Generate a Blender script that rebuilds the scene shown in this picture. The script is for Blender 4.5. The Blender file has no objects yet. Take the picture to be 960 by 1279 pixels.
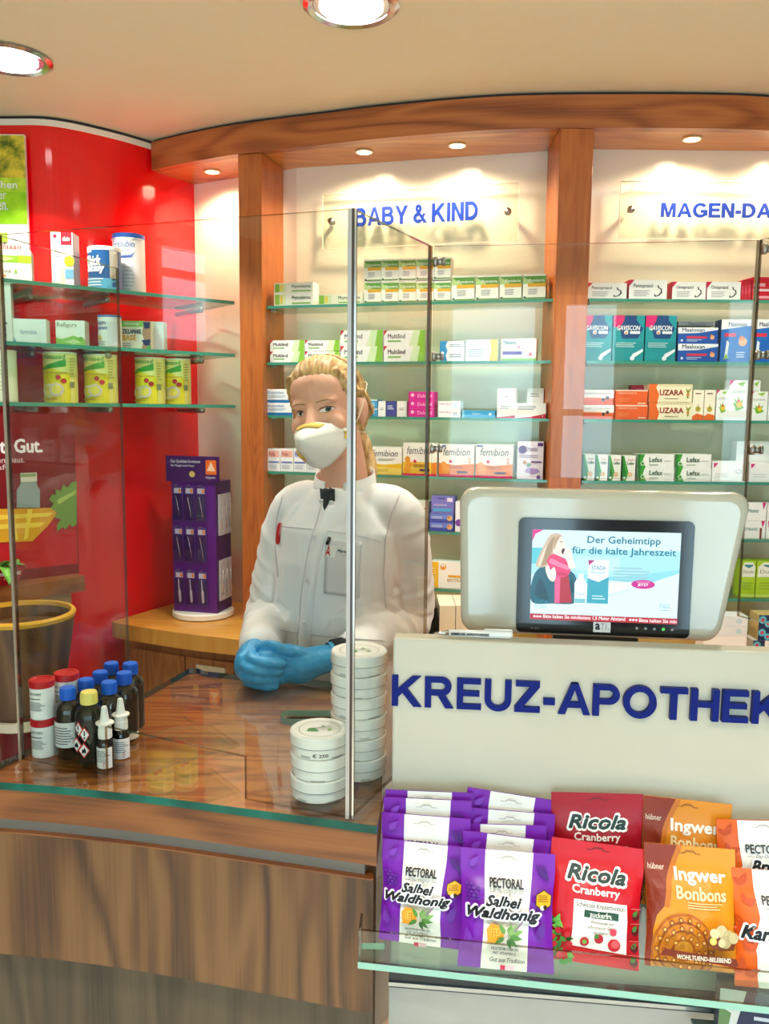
import bpy, bmesh, math, random
from mathutils import Vector, Matrix, noise, geometry
from mathutils.bvhtree import BVHTree
random.seed(7)
R_ = math.radians
S = bpy.context.scene
COL = S.collection

# ------------------------------------------------------------------ camera
F_PX, PITCH, ROLL, CAM_Z = 1050.0, R_(6.95), R_(.55), 1.55
CAM_ROT = Matrix.Rotation(math.pi / 2 - PITCH, 3, 'X') @ Matrix.Rotation(ROLL, 3, 'Z')
cam_data = bpy.data.cameras.new('camera')
cam = bpy.data.objects.new('camera', cam_data)
COL.objects.link(cam)
cam.location = (0, 0, CAM_Z)
cam.rotation_euler = CAM_ROT.to_euler()
cam_data.sensor_fit = 'VERTICAL'
cam_data.sensor_height = 24.0
cam_data.lens = F_PX * 24.0 / 1279.0
cam_data.clip_start = .02
S.camera = cam

# ------------------------------------------------------------------ world, exposure
S.view_settings.view_transform = 'Standard'
S.view_settings.look = 'None'
S.view_settings.gamma = 1
S.view_settings.use_curve_mapping = False
S.view_settings.exposure = 0.25
S.cycles.use_denoising = True
S.cycles.max_bounces = 10
S.cycles.transparent_max_bounces = 40
S.cycles.diffuse_bounces = 4
S.cycles.glossy_bounces = 5
S.cycles.caustics_reflective = False
S.cycles.caustics_refractive = False
S.cycles.sample_clamp_indirect = 6.0
W = bpy.data.worlds.new('sky'); S.world = W
W.use_nodes = True
wbg = W.node_tree.nodes['Background']
wbg.inputs[0].default_value = (.56, .81, 1.0, 1)
wbg.inputs[1].default_value = 7.0

# light levels (the lamps themselves are built with their fixtures further down)
CEIL_LAMP_W = 7.6
SPOT_W = 3.1
WARM = (1.0, .80, .56)
NEUTRAL = (1.0, .955, .89)
for nm, loc, rot, sx, sy in (('window_light', (0, -2.13, 1.25), (R_(90), 0, 0), 3.5, 1.9),
                             ('window_light_side', (-2.72, -.73, 2.08), (R_(90), 0, R_(-90)), .42, .54)):
    ld = bpy.data.lights.new(nm, 'AREA'); ld.shape = 'RECTANGLE'; ld.size = sx; ld.size_y = sy
    ld.cycles.is_portal = True
    lo = bpy.data.objects.new(nm, ld); COL.objects.link(lo); lo.location = loc
    lo.rotation_euler = rot

# ------------------------------------------------------------------ helpers
def ray(u, v):
    return CAM_ROT @ Vector(((u - 480) / F_PX, (639.5 - v) / F_PX, -1))
def atY(u, v, y):
    d = ray(u, v); return Vector((0, 0, CAM_Z)) + d * (y / d.y)
def atZ(u, v, z):
    d = ray(u, v); return Vector((0, 0, CAM_Z)) + d * ((z - CAM_Z) / d.z)

def lin(h):
    h = h.lstrip('#'); o = []
    for i in (0, 2, 4):
        c = int(h[i:i + 2], 16) / 255
        o.append(c / 12.92 if c <= .04045 else ((c + .055) / 1.055) ** 2.4)
    return (*o, 1)
_M = {}
def mat(h, rough=.45, metal=0., spec=.4, coat=0.):
    k = (h, rough, metal, spec, coat)
    if k not in _M:
        m = bpy.data.materials.new('paint_' + h.lstrip('#')); m.use_nodes = True
        b = m.node_tree.nodes['Principled BSDF']
        b.inputs['Base Color'].default_value = lin(h)
        b.inputs['Roughness'].default_value = rough
        b.inputs['Metallic'].default_value = metal
        b.inputs['Specular IOR Level'].default_value = spec
        b.inputs['Coat Weight'].default_value = coat
        b.inputs['Coat Roughness'].default_value = .05
        _M[k] = m
    return _M[k]
def emit(h, s):
    k = (h, 'e', s)
    if k not in _M:
        m = bpy.data.materials.new('glow_' + h.lstrip('#')); m.use_nodes = True
        n = m.node_tree; b = n.nodes['Principled BSDF']
        b.inputs['Base Color'].default_value = lin(h) if s < 3 else (.8, .8, .8, 1)
        b.inputs['Emission Color'].default_value = lin(h)
        b.inputs['Emission Strength'].default_value = s
        if s < 3:
            b.inputs['Base Color'].default_value = (.01, .01, .01, 1); b.inputs['Roughness'].default_value = .25
        _M[k] = m
    return _M[k]
def glass(name, tint, refl=.05, rough=0.0):
    m = bpy.data.materials.new(name); m.use_nodes = True
    t = m.node_tree; t.nodes.clear()
    N = t.nodes.new; L = t.links.new
    out = N('ShaderNodeOutputMaterial'); mix = N('ShaderNodeMixShader')
    tr = N('ShaderNodeBsdfTransparent'); gl = N('ShaderNodeBsdfGlossy')
    tr.inputs[0].default_value = lin(tint); gl.inputs['Roughness'].default_value = rough
    lw = N('ShaderNodeLayerWeight'); lw.inputs[0].default_value = .5
    p = N('ShaderNodeMath'); p.operation = 'POWER'; p.inputs[1].default_value = 5
    ma = N('ShaderNodeMath'); ma.operation = 'MULTIPLY_ADD'; ma.inputs[1].default_value = 1 - refl; ma.inputs[2].default_value = refl
    L(lw.outputs['Facing'], p.inputs[0]); L(p.outputs[0], ma.inputs[0]); L(ma.outputs[0], mix.inputs[0])
    L(tr.outputs[0], mix.inputs[1]); L(gl.outputs[0], mix.inputs[2]); L(mix.outputs[0], out.inputs[0])
    return m
def nodes_of(name):
    m = bpy.data.materials.new(name); m.use_nodes = True
    return m, m.node_tree, m.node_tree.nodes['Principled BSDF']
def wood(name, dark, mid, light, axis='Z', rough=.38, scale=1.0, coat=.25, seed=0.0, across=None, rings=24, ringmix=.42):
    """grain runs along axis; growth rings are contour lines of a stretched noise, so cathedrals and straight figure both appear"""
    m, t, b = nodes_of(name); N = t.nodes.new; L = t.links.new
    tc = N('ShaderNodeTexCoord')
    def mapped(al, ac):
        mp = N('ShaderNodeMapping'); ax = across or [k for k in 'XYZ' if k != axis]
        mp.inputs['Scale'].default_value = tuple(al if k == axis else (ac if k in ax else al * .5) for k in 'XYZ')
        mp.inputs['Location'].default_value = (seed, seed * .7, seed * .3); L(tc.outputs['Object'], mp.inputs[0]); return mp.outputs[0]
    def mth(op, a, b_):
        n = N('ShaderNodeMath'); n.operation = op
        for i, q in enumerate((a, b_)):
            if q is None: continue
            if isinstance(q, (int, float)): n.inputs[i].default_value = q
            else: L(q, n.inputs[i])
        return n.outputs[0]
    n1 = N('ShaderNodeTexNoise'); n1.inputs['Scale'].default_value = 1; n1.inputs['Detail'].default_value = 2; n1.inputs['Distortion'].default_value = .25
    L(mapped(1.1 * scale, 7.5 * scale), n1.inputs['Vector'])
    n2 = N('ShaderNodeTexNoise'); n2.inputs['Scale'].default_value = 1; n2.inputs['Detail'].default_value = 3
    L(mapped(5 * scale, 260 * scale), n2.inputs['Vector'])
    n3 = N('ShaderNodeTexNoise'); n3.inputs['Scale'].default_value = 1; n3.inputs['Detail'].default_value = 2
    L(mapped(.6 * scale, 16 * scale), n3.inputs['Vector'])
    ring = mth('MULTIPLY_ADD', mth('SINE', mth('MULTIPLY', n1.outputs['Fac'], rings * 3.2), None), .5); ring.node.inputs[2].default_value = .5
    tot = mth('ADD', mth('ADD', mth('MULTIPLY', ring, ringmix), mth('MULTIPLY', n2.outputs['Fac'], .30)), mth('MULTIPLY', n3.outputs['Fac'], .70 - ringmix + .08))
    r = N('ShaderNodeValToRGB'); e = r.color_ramp.elements
    e[0].position = .30; e[0].color = lin(dark); e[1].position = .72; e[1].color = lin(light)
    k = e.new(.47); k.color = lin(mid)
    L(tot, r.inputs[0]); L(r.outputs[0], b.inputs['Base Color'])
    b.inputs['Roughness'].default_value = rough; b.inputs['Coat Weight'].default_value = coat; b.inputs['Coat Roughness'].default_value = .15
    return m
def noisy(name, c1, c2, scale=8, rough=.8, bump=0.0, spec=.3):
    m, t, b = nodes_of(name); N = t.nodes.new; L = t.links.new
    tc = N('ShaderNodeTexCoord'); n = N('ShaderNodeTexNoise'); n.inputs['Scale'].default_value = scale; n.inputs['Detail'].default_value = 5
    L(tc.outputs['Object'], n.inputs['Vector'])
    r = N('ShaderNodeValToRGB'); r.color_ramp.elements[0].color = lin(c1); r.color_ramp.elements[1].color = lin(c2)
    r.color_ramp.elements[0].position = .35; r.color_ramp.elements[1].position = .65
    L(n.outputs['Fac'], r.inputs[0]); L(r.outputs[0], b.inputs['Base Color'])
    b.inputs['Roughness'].default_value = rough; b.inputs['Specular IOR Level'].default_value = spec
    if bump:
        bp = N('ShaderNodeBump'); bp.inputs['Strength'].default_value = bump; bp.inputs['Distance'].default_value = .01
        L(n.outputs['Fac'], bp.inputs['Height']); L(bp.outputs[0], b.inputs['Normal'])
    return m

# text -> flat triangles, cached, normalised to its own bounding box
_T = {}
def glyphs(s, it=0., res=2):
    k = (s, it, res)
    if k not in _T:
        c = bpy.data.curves.new('t', 'FONT'); c.body = s; c.size = 1; c.resolution_u = res; c.fill_mode = 'FRONT'
        c.shear = it
        o = bpy.data.objects.new('t', c); COL.objects.link(o)
        dg = bpy.context.evaluated_depsgraph_get()
        me = bpy.data.meshes.new_from_object(o.evaluated_get(dg))
        vs = [(v.co.x, v.co.y) for v in me.vertices]; fs = [tuple(p.vertices) for p in me.polygons]
        bpy.data.objects.remove(o); bpy.data.meshes.remove(me); bpy.data.curves.remove(c)
        x0 = min(v[0] for v in vs); x1 = max(v[0] for v in vs); y0 = min(v[1] for v in vs); y1 = max(v[1] for v in vs)
        _T[k] = ([((x - x0) / (x1 - x0), (y - y0) / (y1 - y0)) for x, y in vs], fs, (x1 - x0) / (y1 - y0))
    return _T[k]

# bold grotesque capitals for the big signs: each letter is a few overlapping bars and arcs
def block_letter(ch, t=.205):
    def bar(x0, y0, x1, y1): return [(x0, y0), (x1, y0), (x1, y1), (x0, y1)]
    def arc(cx, cy, rx, ry, a0, a1, n=14, th=t):
        out = []
        for i in range(n):
            p, q = R_(a0 + (a1 - a0) * i / n), R_(a0 + (a1 - a0) * (i + 1) / n)
            out.append([(cx + (rx - th) * math.cos(p), cy + (ry - th * .9) * math.sin(p)), (cx + rx * math.cos(p), cy + ry * math.sin(p)), (cx + rx * math.cos(q), cy + ry * math.sin(q)), (cx + (rx - th) * math.cos(q), cy + (ry - th * .9) * math.sin(q))])
        return out
    h = t * .86
    if ch == 'I': return t, [bar(0, 0, t, 1)]
    if ch == '-': return .36, [bar(0, .27, .36, .27 + t)]
    if ch == 'K': return .96, [bar(0, 0, t, 1), [(t, .30), (t, .58), (.66, 1), (.93, 1)], [(.70, 0), (.96, 0), (.47, .62), (.32, .46)]]
    if ch == 'E': return .78, [bar(0, 0, t, 1), bar(t, 0, .78, h), bar(t, 1 - h, .76, 1), bar(t, .43, .72, .43 + h)]
    if ch == 'T': return .82, [bar(.41 - t / 2, 0, .41 + t / 2, 1 - h), bar(0, 1 - h, .82, 1)]
    if ch == 'H': return .84, [bar(0, 0, t, 1), bar(.84 - t, 0, .84, 1), bar(t, .43, .84 - t, .43 + h)]
    if ch == 'N': return .84, [bar(0, 0, t, 1), bar(.84 - t, 0, .84, 1), [(.84 - t - .02, 0), (.84 - t + .02, .3), (t + .02, 1), (t - .02, .68)]]
    if ch == 'M': return 1.0, [bar(0, 0, t * .95, 1), bar(1 - t * .95, 0, 1, 1), [(.41, 0), (.5, .32), (.29, 1), (.1, 1)], [(.59, 0), (.9, 1), (.71, 1), (.5, .32)], [(.41, 0), (.59, 0), (.5, .33)]]
    if ch == 'Z': return .80, [bar(0, 0, .80, h), bar(.03, 1 - h, .78, 1), [(0, h), (.27, h), (.78, 1 - h), (.50, 1 - h)]]
    if ch == 'A': return 1.0, [[(0, 0), (.22, 0), (.5, .79), (.61, 1), (.39, 1)], [(.78, 0), (1, 0), (.61, 1), (.39, 1), (.5, .79)], bar(.24, .22, .76, .22 + h)]
    if ch == 'Y': return .92, [bar(.46 - t / 2, 0, .46 + t / 2, .44), [(.46 - t / 2, .40), (.46, .62), (.24, 1), (0, 1)], [(.46 + t / 2, .40), (.92, 1), (.68, 1), (.46, .62)], [(.46 - t / 2, .4), (.46 + t / 2, .4), (.46, .63)]]
    if ch == 'U': return .84, [bar(0, .36, t, 1), bar(.84 - t, .36, .84, 1)] + arc(.42, .37, .42, .385, 180, 360)
    if ch == 'O': return 1.02, arc(.51, .5, .51, .515, 0, 360, 32)
    if ch == 'G': return .98, arc(.51, .5, .51, .515, 38, 330, 26) + [bar(.98 - t, .12, .98, .52), bar(.54, .52 - h, .98, .52)]
    if ch == 'D': return .88, [bar(0, 0, t, 1), bar(t, 0, .40, h), bar(t, 1 - h, .40, 1)] + arc(.38, .5, .50, .5, -90, 90, 18)
    if ch == 'P': return .82, [bar(0, 0, t, 1), bar(t, 1 - h, .50, 1), bar(t, .37, .50, .37 + h)] + arc(.50, .685, .32, .315, -90, 90)
    if ch == 'R': return .92, [bar(0, 0, t, 1), bar(t, 1 - h, .54, 1), bar(t, .40, .54, .40 + h), [(.66, 0), (.92, 0), (.62, .46), (.40, .42)]] + arc(.54, .70, .31, .30, -90, 90)
    if ch == 'B': return .86, [bar(0, 0, t, 1), bar(t, 1 - h, .50, 1), bar(t, .44, .54, .44 + h * .95), bar(t, 0, .54, h)] + arc(.50, .735, .30, .265, -90, 90) + arc(.54, .305, .32, .305, -90, 90)
    if ch == '&': return .92, arc(.36, .78, .225, .225, 0, 360, 22, t * .78) + arc(.33, .27, .33, .28, 75, 330, 20, t * .9) + [[(.72, 0), (.98, 0), (.36, .72), (.18, .68)], [(.52, .08), (.66, .2), (.86, .50), (.68, .50)], [(.34, .46), (.48, .56), (.30, .62), (.20, .56)]]
    return .34, []
def block_text(words, t=.205, gap=.10):
    x = 0; out = []
    for ch in words:
        if ch == ' ': x += .30; continue
        w, polys = block_letter(ch, t); out += [[(p[0] + x, p[1]) for p in q] for q in polys]; x += w + (gap if ch != 'A' else gap * .6)
    x -= gap
    return out, x
def block_mesh(mb, words, x0, z0, w, h, depth, m, t=.205):
    polys, tw = block_text(words, t)
    for qi, q in enumerate(polys):
        dq = depth + qi * .00004
        ar = sum(q[i][0] * q[(i + 1) % len(q)][1] - q[(i + 1) % len(q)][0] * q[i][1] for i in range(len(q)))
        if ar < 0: q = q[::-1]
        n = len(q); P2 = [(x0 + a / tw * w, z0 + b * h) for a, b in q]
        tri = geometry.tessellate_polygon([[Vector((a, b, 0)) for a, b in P2]])
        vs = [(a, -dq, b) for a, b in P2] + [(a, 0, b) for a, b in P2]
        fs = []
        for tr in tri:
            a, b, c = (P2[i] for i in tr); fs.append(tuple(tr) if (b[0] - a[0]) * (c[1] - a[1]) - (b[1] - a[1]) * (c[0] - a[0]) > 0 else tuple(tr[::-1]))
        mb.add(vs, fs + [(i + n, (i + 1) % n + n, (i + 1) % n, i) for i in range(n)], m)
    return tw

class MB:
    def __init__(s): s.v = []; s.f = []; s.m = []; s.sm = []; s.mats = []
    def mi(s, m):
        if m not in s.mats: s.mats.append(m)
        return s.mats.index(m)
    def add(s, vs, fs, m, smooth=False):
        o = len(s.v); s.v += [tuple(v) for v in vs]; i = s.mi(m)
        for f in fs: s.f.append([a + o for a in f]); s.m.append(i); s.sm.append(smooth)
        return s
    def box(s, a, b, m, M=None, mats=None):
        x0, y0, z0 = a; x1, y1, z1 = b
        vs = [Vector(p) for p in ((x0, y0, z0), (x1, y0, z0), (x1, y1, z0), (x0, y1, z0), (x0, y0, z1), (x1, y0, z1), (x1, y1, z1), (x0, y1, z1))]
        if M: vs = [M @ v for v in vs]
        fs = [(0, 3, 2, 1), (4, 5, 6, 7), (0, 1, 5, 4), (1, 2, 6, 5), (2, 3, 7, 6), (3, 0, 4, 7)]  # bottom top front right back left
        if mats:
            for f, mm in zip(fs, mats): s.add([vs[i] for i in f], [(0, 1, 2, 3)], mm or m)
        else: s.add(vs, fs, m)
        return s
    def prism(s, pts, z0, z1, m, side=None):
        n = len(pts); vs = [(p[0], p[1], z0) for p in pts] + [(p[0], p[1], z1) for p in pts]
        ar = sum(pts[i][0] * pts[(i + 1) % n][1] - pts[(i + 1) % n][0] * pts[i][1] for i in range(n))
        tri = geometry.tessellate_polygon([[Vector((p[0], p[1], 0)) for p in pts]])
        def up(t):
            a, b, c = (pts[i] for i in t)
            return t if (b[0] - a[0]) * (c[1] - a[1]) - (b[1] - a[1]) * (c[0] - a[0]) > 0 else t[::-1]
        tri = [up(t) for t in tri]
        s.add(vs, [tuple(t[::-1]) for t in tri] + [tuple(i + n for i in t) for t in tri], m)
        sf = [(i, (i + 1) % n, (i + 1) % n + n, i + n) for i in range(n)]
        if ar < 0: sf = [f[::-1] for f in sf]
        s.add(vs, sf, side or m); return s
    def strip(s, line, z0, z1, t, m, side=1):
        """wall of thickness t following a plan polyline; side=+1 thickens to the left of travel"""
        off = []
        for i, p in enumerate(line):
            a = Vector(line[max(i - 1, 0)][:2]); b = Vector(line[min(i + 1, len(line) - 1)][:2]); d = (b - a).normalized()
            off.append((p[0] - d.y * t * side, p[1] + d.x * t * side))
        return s.prism([tuple(p[:2]) for p in line] + off[::-1], z0, z1, m)
    def lathe(s, prof, m, seg=24, c=(0, 0, 0), M=None, smooth=True, mats=None, cap=True):
        vs = []
        for r, z in prof:
            for i in range(seg):
                a = 2 * math.pi * i / seg; vs.append(Vector((c[0] + r * math.cos(a), c[1] + r * math.sin(a), c[2] + z)))
        if M: vs = [M @ v for v in vs]
        for j in range(len(prof) - 1):
            fs = [(j * seg + i, j * seg + (i + 1) % seg, (j + 1) * seg + (i + 1) % seg, (j + 1) * seg + i) for i in range(seg)]
            o = len(s.v)
            s.add(vs, fs, (mats[j] if mats else m), smooth)
        n = len(prof)
        if not cap: return s
        s.add(vs, [tuple(range(seg))[::-1]], mats[0] if mats else m); s.add(vs, [tuple((n - 1) * seg + i for i in range(seg))], mats[-1] if mats else m)
        return s
    def tube(s, path, rad, m, seg=10, cap=True, smooth=True, flat=1.0):
        path = [Vector(p) for p in path]; n = len(path)
        rs = rad if isinstance(rad, (list, tuple)) else [rad] * n
        up = Vector((0, 0, 1)); vs = []; prev = None
        for i, p in enumerate(path):
            d = (path[min(i + 1, n - 1)] - path[max(i - 1, 0)]).normalized()
            if prev is None:
                a = d.cross(up) if abs(d.z) < .95 else d.cross(Vector((0, 1, 0)))
            else: a = prev - d * prev.dot(d)
            a.normalize(); prev = a; b = d.cross(a)
            for k in range(seg):
                t = 2 * math.pi * k / seg; vs.append(p + (a * math.cos(t) + b * math.sin(t) * flat) * rs[i])
        fs = [(i * seg + k, (i + 1) * seg + k, (i + 1) * seg + (k + 1) % seg, i * seg + (k + 1) % seg) for i in range(n - 1) for k in range(seg)]
        if cap: fs += [tuple(range(seg)), tuple((n - 1) * seg + k for k in range(seg))[::-1]]
        return s.add(vs, fs, m, smooth)
    def ell(s, c, r, m, seg=20, rings=12, M=None, smooth=True):
        vs = []; c = Vector(c)
        for j in range(rings + 1):
            ph = math.pi * j / rings
            for i in range(seg):
                a = 2 * math.pi * i / seg
                vs.append(c + Vector((r[0] * math.sin(ph) * math.cos(a), r[1] * math.sin(ph) * math.sin(a), r[2] * math.cos(ph))))
        if M: vs = [M @ v for v in vs]
        fs = [(j * seg + i, (j + 1) * seg + i, (j + 1) * seg + (i + 1) % seg, j * seg + (i + 1) % seg) for j in range(rings) for i in range(seg)]
        return s.add(vs, fs, m, smooth)
    def ops(s, ops, fn, maxlen=9.0, aspect=1.0, layer=.00025):
        """flat artwork: each op lies one thin layer above the one before; fn(x, y, lift) -> point"""
        k = 1
        for op in ops:
            kind, c = op[0], op[-1]
            if kind == 'T':
                _, st, x, y, w, h, bold, it, c = op
                g, fs, _a = glyphs(st, it)
                pts = [(x + (p[0] - .0) * w, y + p[1] * h) for p in g]
                tris = []; bb = bold * h * 1.3
                offs = [(0, 0)] if bold <= 0 else ([(-bb, 0), (bb, 0), (0, bb), (0, -bb)] if bold < .03 else [(bb * math.cos(R_(45 * i)), bb * math.sin(R_(45 * i))) for i in range(8)])
                copy_of = []
                for ci, (dx, dy) in enumerate(offs):
                    for f in fs:
                        for q in range(1, len(f) - 1): tris.append([(pts[j][0] + dx / aspect, pts[j][1] + dy, ci * .09) for j in (f[0], f[q], f[q + 1])])
            elif kind == 'R':
                _, x0, y0, x1, y1, c = op
                tris = [[(x0, y0), (x1, y0), (x1, y1)], [(x0, y0), (x1, y1), (x0, y1)]]
            elif kind == 'D':
                _, cx, cy, r, c = op[:5]
                pts = [(cx + r / aspect * math.cos(2 * math.pi * i / 20), cy + r * math.sin(2 * math.pi * i / 20)) for i in range(20)]
                tris = [[(cx, cy), pts[i], pts[(i + 1) % 20]] for i in range(20)]
            elif kind == 'P':
                pts = op[1]
                tris = [[pts[i] for i in t] for t in geometry.tessellate_polygon([[Vector((p[0], p[1], 0)) for p in pts]])]
            elif kind == 'L':  # n thin lines of small print
                _, x0, y0, x1, y1, n, c = op
                tris = []; rr = random.Random(int(x0 * 1e4) + n)
                for i in range(n):
                    yy = y0 + (y1 - y0) * (i + .25) / n; hh = (y1 - y0) / n * .42; xe = x0 + (x1 - x0) * (.7 + .3 * rr.random())
                    tris += [[(x0, yy), (xe, yy), (xe, yy + hh)], [(x0, yy), (xe, yy + hh), (x0, yy + hh)]]
            if maxlen < 5:
                st, out = tris, []
                while st:
                    t = st.pop()
                    e = [(((t[i][0] - t[(i + 1) % 3][0]) * aspect) ** 2 + (t[i][1] - t[(i + 1) % 3][1]) ** 2, i) for i in range(3)]
                    l, i = max(e)
                    if l > maxlen * maxlen:
                        a, b, cc = t[i], t[(i + 1) % 3], t[(i + 2) % 3]; mm = ((a[0] + b[0]) / 2, (a[1] + b[1]) / 2) + tuple(a[2:])
                        st += [[a, mm, cc], [mm, b, cc]]
                    else: out.append(t)
                tris = out
            vs = []; fs = []
            for t in tris:
                ar = (t[1][0] - t[0][0]) * (t[2][1] - t[0][1]) - (t[1][1] - t[0][1]) * (t[2][0] - t[0][0])
                if ar < 0: t = [t[0], t[2], t[1]]
                fs.append((len(vs), len(vs) + 1, len(vs) + 2)); vs += [fn(p[0], p[1], layer * (k + (p[2] if len(p) > 2 else 0))) for p in t]
            s.add(vs, fs, c if not isinstance(c, str) else mat(c))
            k += 1
        return s
    def build(s, name, parent=None, loc=None, rz=None):
        me = bpy.data.meshes.new(name)
        me.from_pydata(s.v, [], s.f)
        for m in s.mats: me.materials.append(m)
        me.polygons.foreach_set('material_index', s.m); me.polygons.foreach_set('use_smooth', s.sm)
        me.update()
        o = bpy.data.objects.new(name, me); COL.objects.link(o)
        if parent: o.parent = parent
        if loc is not None: o.location = loc
        if rz is not None: o.rotation_euler = (0, 0, rz)
        return o
def weld(o, d=1e-5):
    bm = bmesh.new(); bm.from_mesh(o.data); bmesh.ops.remove_doubles(bm, verts=bm.verts, dist=d)
    bmesh.ops.recalc_face_normals(bm, faces=bm.faces); bm.to_mesh(o.data); bm.free(); return o
def bevel(o, w, n=2):
    weld(o); m = o.modifiers.new('bevel', 'BEVEL'); m.width = w; m.segments = n; m.limit_method = 'ANGLE'; return o
def tag(o, label=None, cat=None, group=None, kind=None):
    if label: o['label'] = label
    if cat: o['category'] = cat
    if group: o['group'] = group
    if kind: o['kind'] = kind
    return o
def struct(o): o['kind'] = 'structure'; return o
def empty(name, loc=(0, 0, 0), rz=0):
    o = bpy.data.objects.new(name, None); COL.objects.link(o); o.location = loc; o.rotation_euler = (0, 0, rz); o.empty_display_size = .02
    return o
def smoothline(pts, n=8):
    out = []; P = [Vector(p) for p in pts]
    for i in range(len(P) - 1):
        a, b, c, d = P[max(i - 1, 0)], P[i], P[i + 1], P[min(i + 2, len(P) - 1)]
        for k in range(n):
            t = k / n
            out.append(tuple(.5 * ((2 * b) + (c - a) * t + (2 * a - 5 * b + 4 * c - d) * t * t + (3 * b - a - 3 * c + d) * t ** 3)))
    out.append(tuple(P[-1])); return out
def SP(pts, c, n=4):
    out = []; k = len(pts)
    for i in range(k):
        a, b, d, e = (Vector(pts[(i + j) % k]) for j in (-1, 0, 1, 2))
        for q in range(n):
            t = q / n; v = .5 * ((2 * b) + (d - a) * t + (2 * a - 5 * b + 4 * d - e) * t * t + (3 * b - a - 3 * d + e) * t ** 3); out.append((v.x, v.y))
    return ('P', out, c)
def T(s, x, y, w, h, c, bold=0., it=0.): return ('T', s, x, y, w, h, bold, it, c)
def Rr(x0, y0, x1, y1, c): return ('R', x0, y0, x1, y1, c)
def D(x, y, r, c): return ('D', x, y, r, c)
def P(pts, c): return ('P', pts, c)
def L(x0, y0, x1, y1, n, c='#8d8d92'): return ('L', x0, y0, x1, y1, n, c)
class Frame:
    """a straight run of furniture in plan: origin A, direction e along it, n into it"""
    def __init__(s, a, b):
        s.A = Vector((a[0], a[1], 0)); d = Vector((b[0] - a[0], b[1] - a[1], 0)); s.len = d.length; s.e = d.normalized()
        s.n = Vector((-s.e.y, s.e.x, 0)); s.rz = math.atan2(s.e.y, s.e.x)
    def pt(s, x, o, z): q = s.A + s.e * x + s.n * o; q.z = z; return q
    def px(s, u, v, off=0.0):
        d = ray(u, v); q = s.A + s.n * off; c = Vector((0, 0, CAM_Z))
        t = (q - c).dot(s.n) / d.dot(s.n); w = c + d * t
        return (w - s.A).dot(s.e), w.z
    def M(s): return Matrix.Translation(s.A) @ Matrix.Rotation(s.rz, 4, 'Z')

# ------------------------------------------------------------------ materials
CREAM = mat('#f3ead8', .5)
WALL_PANEL = mat('#f2e8d2', .16, 0, .5, .3)
RED_WALL = mat('#ee0610', .12, 0, .5, .4)
CEIL = noisy('ceiling_plaster', '#fff0cc', '#fff2d2', 30, .85)
WD_FASCIA = wood('walnut_fascia', '#7a3d1b', '#a55a2c', '#bd7038', 'X', seed=2., across='Z', rings=15, ringmix=.30)
WD_SOFFIT = wood('walnut_soffit', '#a2581f', '#c1742f', '#d18a3e', 'X', .3, seed=5., across='Y', ringmix=.2)
WD_PILLAR = wood('walnut_pillar', '#974a12', '#b65f20', '#c6702b', 'Z', .4, 1.6, seed=1., ringmix=.14)
WD_FRONT = wood('walnut_front', '#3c2412', '#5c3b1e', '#73502c', 'Z', .42, 1.0, seed=3.3, across='X', rings=14, ringmix=.34)
WD_LOWER = wood('olive_wood_shaded', '#2c2418', '#423726', '#524632', 'Z', .4, 1.0, seed=7.3, across='X', rings=12, ringmix=.3)  # olive tone, with the shade on the lower fronts put into its colour
WD_BAND = wood('walnut_band', '#4c2811', '#77431e', '#8e572a', 'X', .4, 1.2, seed=4., across='Z', rings=14, ringmix=.28)
WD_TOP = wood('walnut_top', '#6e3812', '#a65c22', '#c47d34', 'X', .4, 1.2, seed=6., across='Y', ringmix=.34)
WD_HONEY = wood('honey_wood', '#c98430', '#dd9c40', '#e6aa50', 'X', .35, 1., seed=8., across='Y', ringmix=.15)
WD_DRAWER = wood('drawer_wood', '#8a5022', '#ab682f', '#ba7a3c', 'Z', .45, 1., seed=9., across='X', ringmix=.25)
PANE = glass('clear_pane', '#f8faf7', .028)
PANE_EDGE = glass('pane_edge', '#a8937c', .16)
SHELF_GLASS = glass('shelf_glass', '#d8f0e6', .05)
SHELF_EDGE = mat('#3f9079', .15, 0, .6, .4)
TOP_GLASS = glass('counter_glass', '#fbfdfb', .10)
TOP_EDGE = noisy('counter_glass_edge', '#0a463c', '#17695a', 14, .12)
CHROME = mat('#d8d8d8', .18, 1.0)
STEEL = mat('#a9a6a2', .32, 1.0)
DARKGAP = mat('#3a3430', .7)
WHITE = mat('#fbfaf6', .4)
# ================================================================== THE ROOM
ZC, ZS = 2.395, 2.30           # ceiling, soffit
FRONT = -2.0                   # shop front (behind the photographer)
mb = MB(); mb.box((-2.7, -2.1, -.1), (2.5, 3.6, 0), mat('#e4dac6', .35)); struct(mb.build('floor'))
mb = MB(); mb.box((-2.7, -2.1, ZC), (2.5, 3.6, ZC + .1), CEIL); struct(mb.build('ceiling'))
# shop front with two glazed openings and a side window
def wall_with_holes(name, x0, x1, holes, M, t=.12, m=CREAM, zt=ZC):
    mb = MB(); xs = sorted({x0, x1} | {h[0] for h in holes} | {h[1] for h in holes})
    for a, b in zip(xs, xs[1:]):
        hs = [h for h in holes if h[0] <= a and h[1] >= b]
        if not hs: mb.box((a, 0, 0), (b, t, zt), m, M)
        else:
            h = hs[0]
            if h[2] > 0: mb.box((a, 0, 0), (b, t, h[2]), m, M)
            mb.box((a, 0, h[3]), (b, t, zt), m, M)
    return struct(mb.build(name))
WALL_SHOP = mat('#776d66', .6)
MF = Matrix.Translation((0, FRONT - .12, 0))
FH = [(-1.7, -.95, .5, 2.15), (-.68, -.12, .35, 2.16), (-.06, .30, .35, 2.16), (.75, 1.7, .35, 2.16)]
wall_with_holes('wall_front', -2.7, 2.5, FH, MF, m=WALL_SHOP)
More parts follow.
